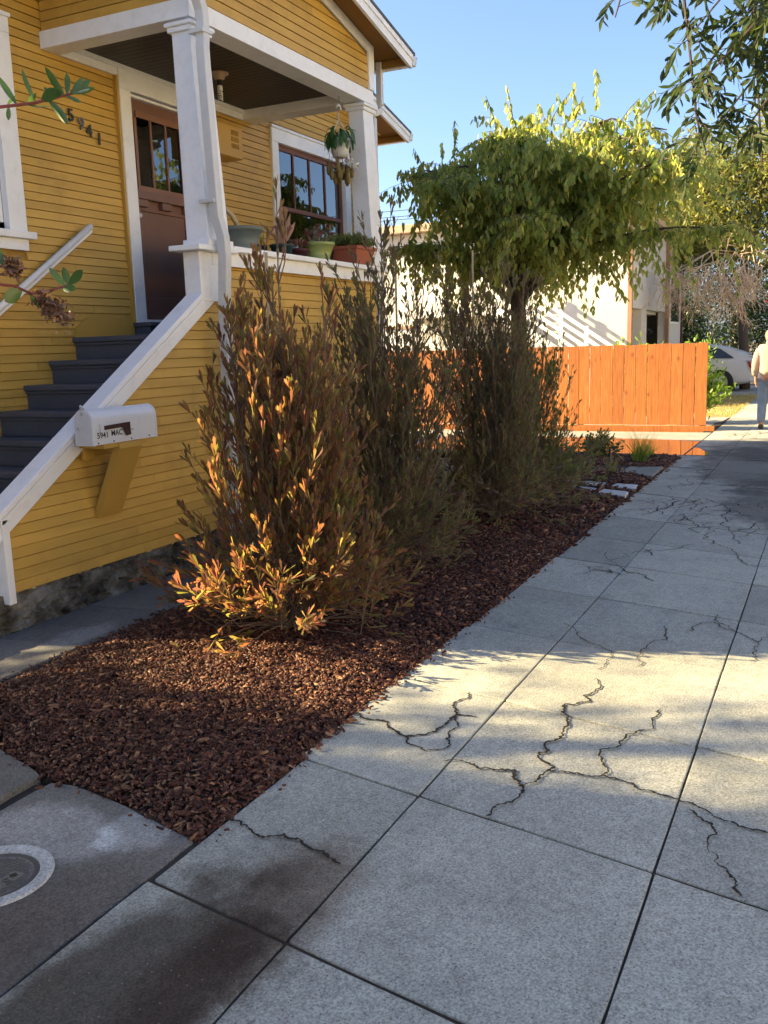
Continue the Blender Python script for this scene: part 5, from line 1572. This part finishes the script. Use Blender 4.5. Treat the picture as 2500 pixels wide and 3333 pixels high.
def big_leaf(p, d, L, W):
    W *= .82
    p = Vector(p); d = Vector(d).normalized()
    view = Vector((.70, .68, .2)).normalized()
    side = d.cross(view+Vector(rng.normal(size=3)*.35)).normalized()
    nrm = side.cross(d)
    V, F = [], []
    prof = [(0, .08), (.12, .45), (.3, .82), (.52, 1.0), (.72, .9), (.88, .55), (1.0, .06)]
    for t, w in prof:
        c = p+d*(t*L)-nrm*(.18*L*t*t)
        V += [c-side*w*W/2+nrm*.10*W*w, c, c+side*w*W/2+nrm*.10*W*w]
    for i in range(len(prof)-1):
        a = i*3
        F += [(a, a+1, a+4, a+3), (a+1, a+2, a+5, a+4)]
    me = bpy.data.meshes.new('leaf'); me.from_pydata([tuple(v) for v in V], [], F); me.update()
    return link('leaf', me, 'photinia', ph_t, None, True)
R3, U3 = Vector(R_), -Vector(D_)
def sp(frac, path):
    u = frac*(len(path)-1); i = min(len(path)-2, int(u))
    return path[i].lerp(path[i+1], u-i)
for f, ax, az, L, W in ((.50, -.55, .8, .072, .016), (.56, .45, .75, .030, .014), (.62, -.5, .85, .075, .017), (.66, .95, .45, .050, .030), (.55, 1, -.25, .062, .020), (.72, .65, -.7, .078, .022),
                        (.78, -.7, .7, .034, .013), (.86, -.4, .9, .062, .019), (.90, -.55, .8, .046, .013), (.93, .1, 1, .046, .020), (.97, .75, .65, .055, .024), (1, 1, .35, .050, .016), (1, 1, -.1, .060, .010), (.92, .9, -.45, .040, .010), (.8, .2, .1, .03, .015), (.45, -.1, -.9, .03, .012), (1, .6, .9, .042, .018), (.44, .2, .8, .035, .012)):
    big_leaf(sp(f, up), R3*ax+U3*az+fwd*rng.normal()*.3, L, W)
low = [wpt(1.38, 1.78, 1.74), wpt(1.50, 1.715, 1.728), wpt(1.56, 1.675, 1.72), wpt(1.59, 1.648, 1.70), wpt(1.615, 1.625, 1.68), wpt(1.632, 1.61, 1.655)]
low2 = [wpt(1.59, 1.648, 1.70), wpt(1.625, 1.62, 1.712), wpt(1.648, 1.60, 1.722)]
low3 = [wpt(1.42, 1.79, 1.70), wpt(1.52, 1.70, 1.757), wpt(1.548, 1.685, 1.765)]
for q in (low, low2, low3): MB().tube(q, .0042, .0024, 6).build('spray_stem', 'redstem', ph_t)
for pth, f, ax, az, L, W in ((low2, 1, 1, .75, .055, .026), (low2, 1, -.2, 1, .040, .022), (low2, .9, -.75, .8, .052, .020), (low2, .8, .9, -.1, .034, .018), (low2, .75, .8, -.5, .040, .010), (low, .48, -.6, -.55, .050, .040), (low, .55, .55, -.75, .045, .018), (low3, .95, -.45, 1, .062, .026), (low3, .6, -.2, .9, .050, .026), (low3, .4, -.6, .7, .04, .02), (low3, .2, .1, .9, .05, .024)):
    big_leaf(sp(f, pth), R3*ax+U3*az+fwd*rng.normal()*.25, L, W)
Pd, Dd = [], []
for k in range(330):
    f = rng.uniform(.62, 1.0)
    p = sp(f, low)
    w = .006+.010*max(0, (f-.6)/.4)
    Pd.append(np.array(p)+rng.normal(size=3)*w); Dd.append(rng.normal(size=3)+np.array(R3)*.3-np.array(U3)*.7)
for k in range(160):
    Pd.append(np.array(sp(1, low3))+np.array(R3)*.018-np.array(U3)*.006+rng.normal(size=3)*np.array([.008, .008, .010])); Dd.append(rng.normal(size=3))
leaf_obj('withered_flower_head', T_LEAF, Pd, Dd, rng.uniform(.010, .022, len(Pd)), .008, 'dryflower', ph_t, 'stuff', .4)

# ------------------------------------------------------------------ parked car
car = tag(empty('parked_car', (28.9, 2.0, -.06)), 'white hatchback parked on the far driveway, rear end showing', 'car')
def loft(sts, pts_fn):
    rows = [pts_fn(*s) for s in sts]
    k = len(rows[0])
    V = [p for r in rows for p in r]
    F = [(i*k+j, i*k+j+1, (i+1)*k+j+1, (i+1)*k+j) for i in range(len(rows)-1) for j in range(k-1)]
    F += [tuple(range(k-1, -1, -1)), tuple(range((len(rows)-1)*k, len(rows)*k))]
    return V, F
def sec(y, zb, zbelt, zr_, w, wr):
    half = [(0, zb), (w*.80, zb), (w*.95, zb+.06), (w, zb+.22), (w*1.0, (zb+zbelt)*.55), (w*.985, zbelt-.05), (w*.95, zbelt), (wr, zr_-.07), (wr*.86, zr_-.015), (0, zr_)]
    return [(-x, y, z) for x, z in half]+[(x, y, z) for x, z in half[::-1]]
sts = [(.0, .42, .80, .82, .70, .60), (.05, .34, .90, .95, .80, .66), (.16, .27, .97, 1.06, .85, .68), (.45, .24, 1.0, 1.20, .87, .64), (1.0, .22, .99, 1.38, .875, .60), (1.9, .20, .96, 1.47, .875, .60), (2.7, .20, .93, 1.43, .875, .60),
       (3.4, .21, .90, 1.12, .87, .66), (3.75, .22, .86, .93, .86, .74), (4.2, .26, .74, .80, .82, .70), (4.42, .34, .60, .64, .70, .60)]
V, F = loft(sts, sec)
cb = MB().add(V, F).build('body', 'carwhite', car, None, True)
m_ = cb.modifiers.new('sub', 'SUBSURF'); m_.levels = m_.render_levels = 2
for sx_ in (-1, 1):
    win = [(.62, 1.02), (1.0, 1.27), (1.9, 1.38), (2.7, 1.33), (3.2, 1.07), (3.25, 1.0), (.62, 1.0)]
    x0 = .80*sx_
    vv = [((.845-.16*max(0, (z-1.0)/.4)+.006)*sx_, yv, z) for yv, z in win]
    vi = [(.70*sx_, yv, z-.01) for yv, z in win]
    nn = len(win)
    MB().add(vv+vi, [tuple(range(nn)), tuple(range(2*nn-1, nn-1, -1))]+[(i, (i+1) % nn, (i+1) % nn+nn, i+nn) for i in range(nn)]).build('side_window', 'carglass', car)
    lm = MB().prism_x([(.005, .86), (.02, .60), (.10, .56), (.22, .68), (.30, .95), (.12, .94)], .60*sx_, .862*sx_).build('tail_light', 'lamp', car, None, False, .02)
    MB().prism_x([(.12, .70), (.20, .74), (.25, .90), (.17, .89)], .861*sx_, .868*sx_).build('red_lens', 'lampred', lm)
box('rear_window', 'carglass', (-.58, .58, .12, .16, .98, 1.14), car, .01)
MB().prism_x([(-.03, 1.02), (.02, .985), (.34, 1.07), (.34, 1.10)], -.66, .66).build('spoiler', 'carwhite', car, None, False, .012)
box('rear_bumper', 'carwhite', (-.80, .80, -.045, .20, .30, .56), car, .05)
box('number_plate', 'rail', (-.16, .16, -.052, -.044, .62, .72), car)
for yv in (.95, 3.55):
    for sx_ in (-1, 1):
        wl = empty('wheel', (.80*sx_, yv, .315), 0, car)
        tb = MB()
        ty = MB().lathe((0, 0, 0), [(.21, -.10), (.29, -.105), (.315, -.08), (.315, .08), (.29, .105), (.21, .10)], 32).build('tyre', 'tyre', wl, None, True)
        ri = MB().lathe((0, 0, 0), [(.21, .09), (.20, .07), (.19, .03), (.0001, .02)], 32)
        for q in range(5):
            a = q*2*math.pi/5
            c_, s_ = math.cos(a), math.sin(a)
            px_, py_ = -s_*.028, c_*.028
            ri.add([(c_*.03+px_, s_*.03+py_, .07), (c_*.03-px_, s_*.03-py_, .07), (c_*.205-px_*.7, s_*.205-py_*.7, .085), (c_*.205+px_*.7, s_*.205+py_*.7, .085),
                    (c_*.03+px_, s_*.03+py_, .02), (c_*.03-px_, s_*.03-py_, .02), (c_*.205-px_*.7, s_*.205-py_*.7, .02), (c_*.205+px_*.7, s_*.205+py_*.7, .02)],
                   [(0, 1, 2, 3), (0, 4, 5, 1), (1, 5, 6, 2), (2, 6, 7, 3), (3, 7, 4, 0)])
        rr = ri.build('rim', 'rim', wl)
        for o in (ty, rr): o.rotation_euler = (0, math.radians(90)*sx_, 0)
        arch_ = MB().lathe((0, 0, 0), [(.30, -.02), (.355, -.02), (.355, .022), (.30, .022)], 28).build('wheel_arch', 'blackish', car)
        arch_.location = (.855*sx_, yv, .325); arch_.rotation_euler = (0, math.radians(90), 0)

# ------------------------------------------------------------------ person walking away
pe = tag(empty('person', (16.72, .985, 0)), 'person walking away in beige sweatshirt, jeans and tan cap', 'person')
Lg, Rg = .085, -.085
bv = [(0, 0, .88), (.0, 0, 1.02), (.0, 0, 1.18), (.01, 0, 1.32), (.02, 0, 1.40), (.035, 0, 1.455), (.05, 0, 1.54), (.055, 0, 1.60),
      (0, .09, .84), (.02, .095, .46), (-.05, .10, .09), (.06, .105, .04), (.13, .11, .03),
      (0, -.09, .84), (.06, -.095, .46), (.05, -.10, .09), (.16, -.105, .04), (.23, -.11, .03),
      (.0, .155, 1.34), (-.02, .205, 1.08), (.03, .215, .86), (.05, .215, .80), (.06, .212, .76),
      (.0, -.155, 1.34), (-.02, -.205, 1.08), (.03, -.215, .86), (.05, -.215, .80), (.06, -.212, .76)]
be = [(0, 1), (1, 2), (2, 3), (3, 4), (4, 5), (5, 6), (6, 7), (0, 8), (8, 9), (9, 10), (10, 11), (11, 12), (0, 13), (13, 14), (14, 15), (15, 16), (16, 17),
      (3, 18), (18, 19), (19, 20), (20, 21), (21, 22), (3, 23), (23, 24), (24, 25), (25, 26), (26, 27)]
br_ = [.12, .125, .13, .13, .055, .05, .085, .07, .075, .055, .04, .038, .03, .075, .055, .04, .038, .03, .055, .042, .028, .034, .022, .055, .042, .028, .034, .022]
for sgn, wi in ((1, 21), (-1, 26)):
    bx, by, bz = bv[wi]
    for j, (dx, L) in enumerate(((-.022, .055), (-.008, .066), (.007, .062), (.020, .050))):
        i0 = len(bv)
        bv += [(bx+.008+dx, by, bz-.045), (bx+.014+dx, by-.006*sgn, bz-.045-L*.5), (bx+.010+dx, by-.016*sgn, bz-.045-L)]
        be += [(wi+1, i0), (i0, i0+1), (i0+1, i0+2)]; br_ += [.0095, .009, .0075]
    i0 = len(bv)
    bv += [(bx+.035, by-.012*sgn, bz-.02), (bx+.045, by-.02*sgn, bz-.05)]
    be += [(wi, i0), (i0, i0+1)]; br_ += [.011, .009]
skin('body', bv, be, br_, 'skin', pe)
skin('sweatshirt', [(0, 0, .86), (0, 0, 1.0), (-.01, 0, 1.16), (0, 0, 1.31), (.015, 0, 1.40), (0, .165, 1.335), (-.03, .225, 1.10), (.025, .235, .875), (0, -.165, 1.335), (-.03, -.225, 1.10), (.025, -.235, .875)],
     [(0, 1), (1, 2), (2, 3), (3, 4), (3, 5), (5, 6), (6, 7), (3, 8), (8, 9), (9, 10)], [(.155, .175), (.16, .185), (.155, .18), (.135, .15), (.07, .075), .085, .068, .052, .085, .068, .052], 'shirt', pe)
skin('hood', [(-.03, .0, 1.40), (-.06, .0, 1.44), (-.03, .0, 1.47)], [(0, 1), (1, 2)], [(.09, .07), (.085, .06), (.06, .04)], 'shirt', pe)
skin('jeans', [(0, 0, .90), (0, .09, .80), (.015, .10, .46), (-.05, .105, .10), (0, -.09, .80), (.06, -.10, .46), (.05, -.105, .10)], [(0, 1), (1, 2), (2, 3), (0, 4), (4, 5), (5, 6)],
     [(.145, .13), .105, .082, .070, .105, .082, .070], 'jeans', pe)
for k, (x_, y_) in enumerate(((-.05, .105), (.05, -.105))):
    skin('shoe', [(x_-.045, y_, .045), (x_+.05, y_, .045), (x_+.16, y_+(.005 if k == 0 else -.005), .035)], [(0, 1), (1, 2)], [(.048, .045), (.05, .045), (.042, .032)], 'shoe', pe)
hd = MB().lathe((.052, 0, 1.53), [(.094, -.02), (.098, .02), (.094, .065), (.070, .098), (.035, .112), (.0001, .115)], 24).build('cap', 'cap', pe, None, True)
MB().prism_z([(.13, -.06), (.21, -.045), (.225, 0), (.21, .045), (.13, .06)], 1.525, 1.535).build('cap_brim', 'cap', pe)
MB().lathe((.045, 0, 1.455), [(.075, 0), (.088, .03), (.092, .07), (.05, .075)], 18).build('hair', 'hairgrey', pe, None, True)

# ------------------------------------------------------------------ unseen: added shading house, dapple tree and bounce houses; reflected trees
nh = tag(empty('shading_house', (-13.0, 5.0, 0)), 'unseen pale house left of the walkway, added to shade the foreground', 'building')  # added out of view to block sun from the near pavement
box('wall', 'stucco', (0, 12.0, 0, 12, -.1, 4.2), nh)
MB().prism_x([(-.4, 4.16), (12.4, 4.16), (6, 6.0)], -.4, 12.4).build('roof', 'roof', nh)
leaf_tree('dapple_tree', (-.15, 11.0, 0), [(0, 0, -.1), (.05, 0, 2.5), (0, .1, 4.4), (0, 0, 6)], [[(0, .1, 4.4), (.4, -.3, 5.2), (.7, -.5, 6)], [(0, .1, 4.4), (-.4, .3, 5.4), (-.7, .3, 6)]],
    [(-.30, 0, 5.9), (-.25, .1, 6.7), (-.4, .2, 4.6), (.35, -.2, 4.55), (1.1, 0, 4.55), (1.5, .1, 4.5), (.7, .3, 4.6), (.65, 0, 5.12), (.65, 0, 5.1)], [(.75, .8, .7), (.65, .8, .7), (.8, .7, .75), (.8, .6, .72), (.7, .6, .74), (.5, .5, .74), (.8, .5, .7), (.6, .5, .32), (.6, .5, .30)], 275, 22, .12, .06, 'cherry', 'unseen tall tree between the two houses, crown shaped to dapple the sun', .3, .15, .25, T_LEAF, .12, outside)  # crown clumps placed out of view to break the sun into dapples
for k, (x, y, s, m, lab) in enumerate(((17, -14.2, .7, 'hedge', 'dark round tree across the street'), (24, -14, .9, 'olive', 'yellowing tree across the street beside the dark one'), (30, -14.2, .8, 'hedge', 'second dark tree across the street, farther along'), (37, -14, 1.0, 'olive', 'tall yellowing tree far along the opposite side'))):
    leaf_tree('street_tree', (x, y, 0), [(0, 0, -.1), (.1, 0, 2.0), (0, .1, 3.6*s)], [], [(0, 0, 4.0*s), (1.6*s, 0, 3.6*s), (-1.6*s, .2, 3.7*s), (.2, 0, 5.4*s)], [(2*s, 2*s, 1.7*s), (1.6*s, 1.6*s, 1.4*s), (1.6*s, 1.6*s, 1.4*s), (1.4*s, 1.4*s, 1.2*s)], 480, 12, .26, .13, m, lab, .2, .4, .8)['group'] = 'trees across the street'
for k, (x, w_, h_, m_, lab) in enumerate(((-16, 13, 7.0, 'stucco', 'unseen white house across the street, added to bounce sun, farthest left'), (-1.5, 12.5, 6.4, 'fascia_pale', 'unseen cream house across the street, added to bounce sun, with a low roof'),
                                      (12.5, 13, 7.2, 'stucco', 'unseen white two storey house across the street, added to bounce sun'), (27, 14, 6.6, 'stucco_grey', 'unseen pale grey house across the street, added to bounce sun, far right'))):
    oh = tag(empty('reflector_house', (x, -24.5, 0)), lab, 'building', 'unseen houses added to bounce sunlight')  # pale row added out of view to bounce sun onto the porch front
    box('wall', m_, (0, w_, 0, 9, -.1, h_), oh)
    MB().prism_x([(-.5, h_-.05), (9.5, h_-.05), (4.5, h_+2.2)], -.4, w_+.4).build('roof', 'roof', oh)
    for q in range(3):
        f = box('window', 'rail', (1.2+q*4, 2.9+q*4, 9.0, 9.06, 1.2, 2.8), oh)
        box('pane', 'carglass', (1.32+q*4, 2.78+q*4, 9.061, 9.08, 1.32, 2.68), f)
for o in bpy.data.objects:
    if o.type == 'MESH' and len(o.data.polygons) and o.data.materials and o.data.materials[0] and o.name.split('.')[0] in ('tyre',):
        o.data.polygons.foreach_set('use_smooth', [True]*len(o.data.polygons))
